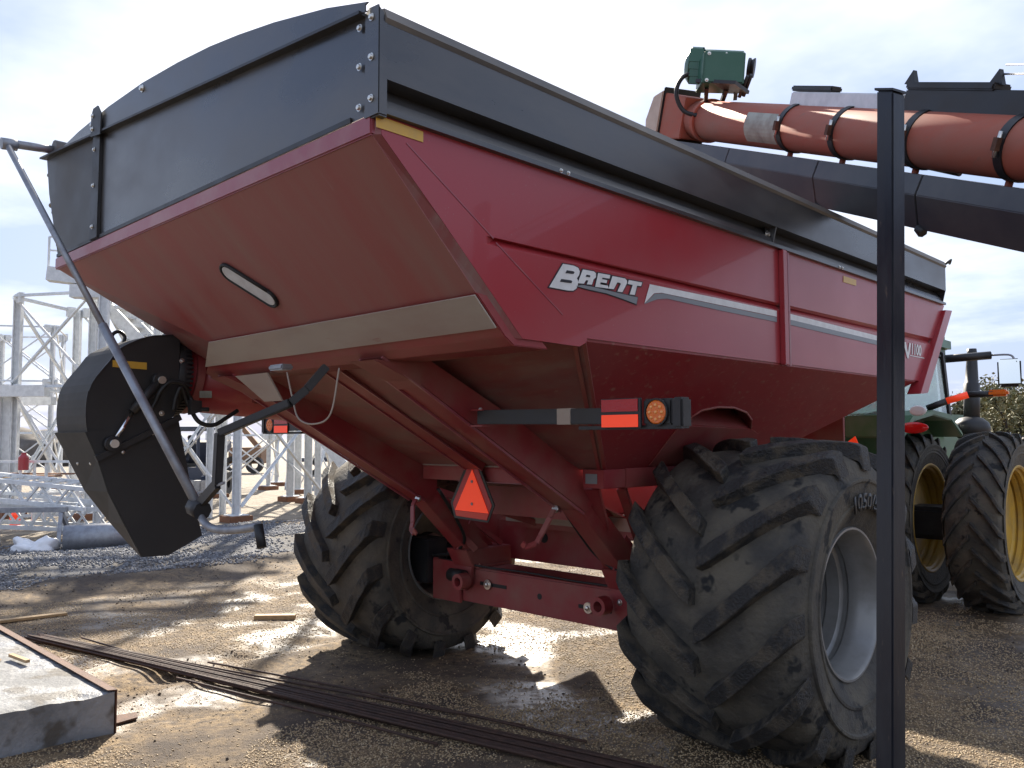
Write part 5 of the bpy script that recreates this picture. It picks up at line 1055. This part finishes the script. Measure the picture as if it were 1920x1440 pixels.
# faded orange lift machine behind the left light arm
OM = gl(lat(466, 44), 44); om = empty('boom_lift', OM, 'faded orange boom machine behind the galvanised tower legs', 'machine')
LB('body', OM, -.8, .9, -.7, .7, .5, 1.35, TANM, om); bar('boom', OM+rd*.6+(0, 0, 1.3), OM-rd*.5+(0, 0, 2.6), .2, .25, TANM, om); bar('boom', OM-rd*.5+(0, 0, 2.6), OM+rd*.5+(0, 0, 3.1), .16, .2, TANM, om)
for x in (-.55, .6): lathe('wheel', [(-.14, .2), (-.15, .44), (.15, .44), (.14, .2)], OM+rd*x-fd*.75+(0, 0, .45), fd, RUBB, om, n=20, close=True)
# flat trailer with a white tank, far off
TW = gl(lat(628, 42), 42); tw = empty('flat_trailer', TW, 'dark flat trailer carrying a white tank far behind the towers', 'trailer')
LB('deck', TW, -1.6, 1.7, -.9, .9, .65, .85, NAVY, tw); LB('tank', TW, -.9, .9, -.7, .7, .86, 1.75, WHT, tw, bevel=.2)
for x in (-.9, .9): lathe('wheel', [(-.12, .15), (-.13, .38), (.13, .38), (.12, .15)], TW+rd*x-fd*.9+(0, 0, .38), fd, RUBB, tw, n=18, close=True)
# dirt heaps
for i, (px, dep, wx, h) in enumerate(((60, 60, 6, 2.2), (185, 66, 5, 1.9))):
    c = gl(lat(px, dep), dep); o = blob('dirt_heap', (c[0], c[1], -.1), wx, wx*.7, h, DIRT, None, i*2.3, rough=.45)
    tag(o, ['grey dirt heap behind the leftmost tower leg', 'lower grey dirt heap just left of the spout', 'flat grey dirt heap hidden behind the spout', 'tall grey dirt heap cut off by the left edge'][i], 'dirt heap', 'dirt heaps')
# ================================================================ TREES
def tree(label, base, H, spread, nleaf, seed, leaf_m, lsize, group='trees at the right edge', trunk_r=.16, lean=0):
    rn = random.Random(seed); base = np.array(base); T = empty('tree', base, label, 'tree', group)
    segs = []; tips = []
    def grow_(p, d, ln, r, lev):
        q = p; k = 4
        pts = [p]; 
        for i in range(k):
            d = d+np.array([rn.uniform(-.22, .22), rn.uniform(-.22, .22), rn.uniform(-.05, .18)]); d /= np.linalg.norm(d); q = q+d*ln/k; pts.append(q)
            if lev >= 2: tips.append(q)
        segs.append((pts, [r*(1-.5*i/k) for i in range(k+1)]))
        if lev < 3:
            for _ in range(4 if lev else 6):
                a = rn.uniform(0, 6.283); el = rn.uniform(.15, .9); j = rn.randint(2, k); dd = np.array([math.cos(a)*math.cos(el), math.sin(a)*math.cos(el), math.sin(el)])*.9+d*.3
                grow_(pts[j], dd/np.linalg.norm(dd), ln*rn.uniform(.5, .72)*spread, r*.45, lev+1)
    grow_(base-np.array([0, 0, .1]), np.array([lean, 0, 1.]), H*.55, trunk_r, 0)
    v = []; f = []
    for pts, rs in segs:
        n = 5; b0 = len(v); s = None
        for i, p in enumerate(pts):
            t = pts[min(i+1, len(pts)-1)]-pts[max(i-1, 0)]; t /= np.linalg.norm(t); s = np.cross(t, (.3, .5, .81)); s /= np.linalg.norm(s); u = np.cross(t, s)
            v += [p+(s*math.cos(6.283*k/n)+u*math.sin(6.283*k/n))*rs[i] for k in range(n)]
            if i: f += [(b0+(i-1)*n+k, b0+(i-1)*n+(k+1) % n, b0+i*n+(k+1) % n, b0+i*n+k) for k in range(n)]
    mesh('trunk', v, f, BARK, T, recalc=False)
    tp = np.array(tips); r2 = np.random.default_rng(seed); c = tp[r2.integers(0, len(tp), nleaf)]+r2.normal(0, .17*lsize/.09, (nleaf, 3))
    a = r2.normal(size=(nleaf, 3)); a /= np.linalg.norm(a, axis=1)[:, None]; b = np.cross(a, r2.normal(size=(nleaf, 3))); b /= np.linalg.norm(b, axis=1)[:, None]
    sz = lsize*(.5+r2.random(nleaf))[:, None]; V = np.stack([c-a*sz, c+b*sz*.5, c+a*sz, c-b*sz*.5], 1).reshape(-1, 3)
    me = bpy.data.meshes.new('crown'); me.vertices.add(nleaf*4); me.vertices.foreach_set('co', V.ravel()); me.loops.add(nleaf*4); me.polygons.add(nleaf)
    me.loops.foreach_set('vertex_index', np.arange(nleaf*4, dtype=np.int32)); me.polygons.foreach_set('loop_start', np.arange(0, nleaf*4, 4, dtype=np.int32)); me.update(calc_edges=True)
    link('crown', me, leaf_m, T); return T
tree('sparse olive-leaved tree behind the tractor mirror', gl(lat(1910, 22), 22), 2.9, 1.0, 4200, 3, LEAF, .055, trunk_r=.11)
tree('thin yellowing tree low behind the exhaust stack', gl(lat(1860, 30), 30), 3.0, 1.0, 3000, 5, LEAF, .08, trunk_r=.10)
tree('darker tree cut off by the right edge', gl(lat(1985, 24), 24), 3.6, 1.0, 4500, 8, LEAF, .08, trunk_r=.13)
for i, (px, dep, h) in enumerate(((1790, 75, 5), (1880, 70, 6))):
    tree(['far bush showing under the tractor marker arm', 'far bush right of the outer tractor wheel', 'far bush beyond the right edge of the wheels', 'far bush hidden behind the tractor cab'][i], gl(lat(px, dep), dep), h, 1.0, 3500, 20+i, LEAFG, .22, 'far bushes on the horizon')
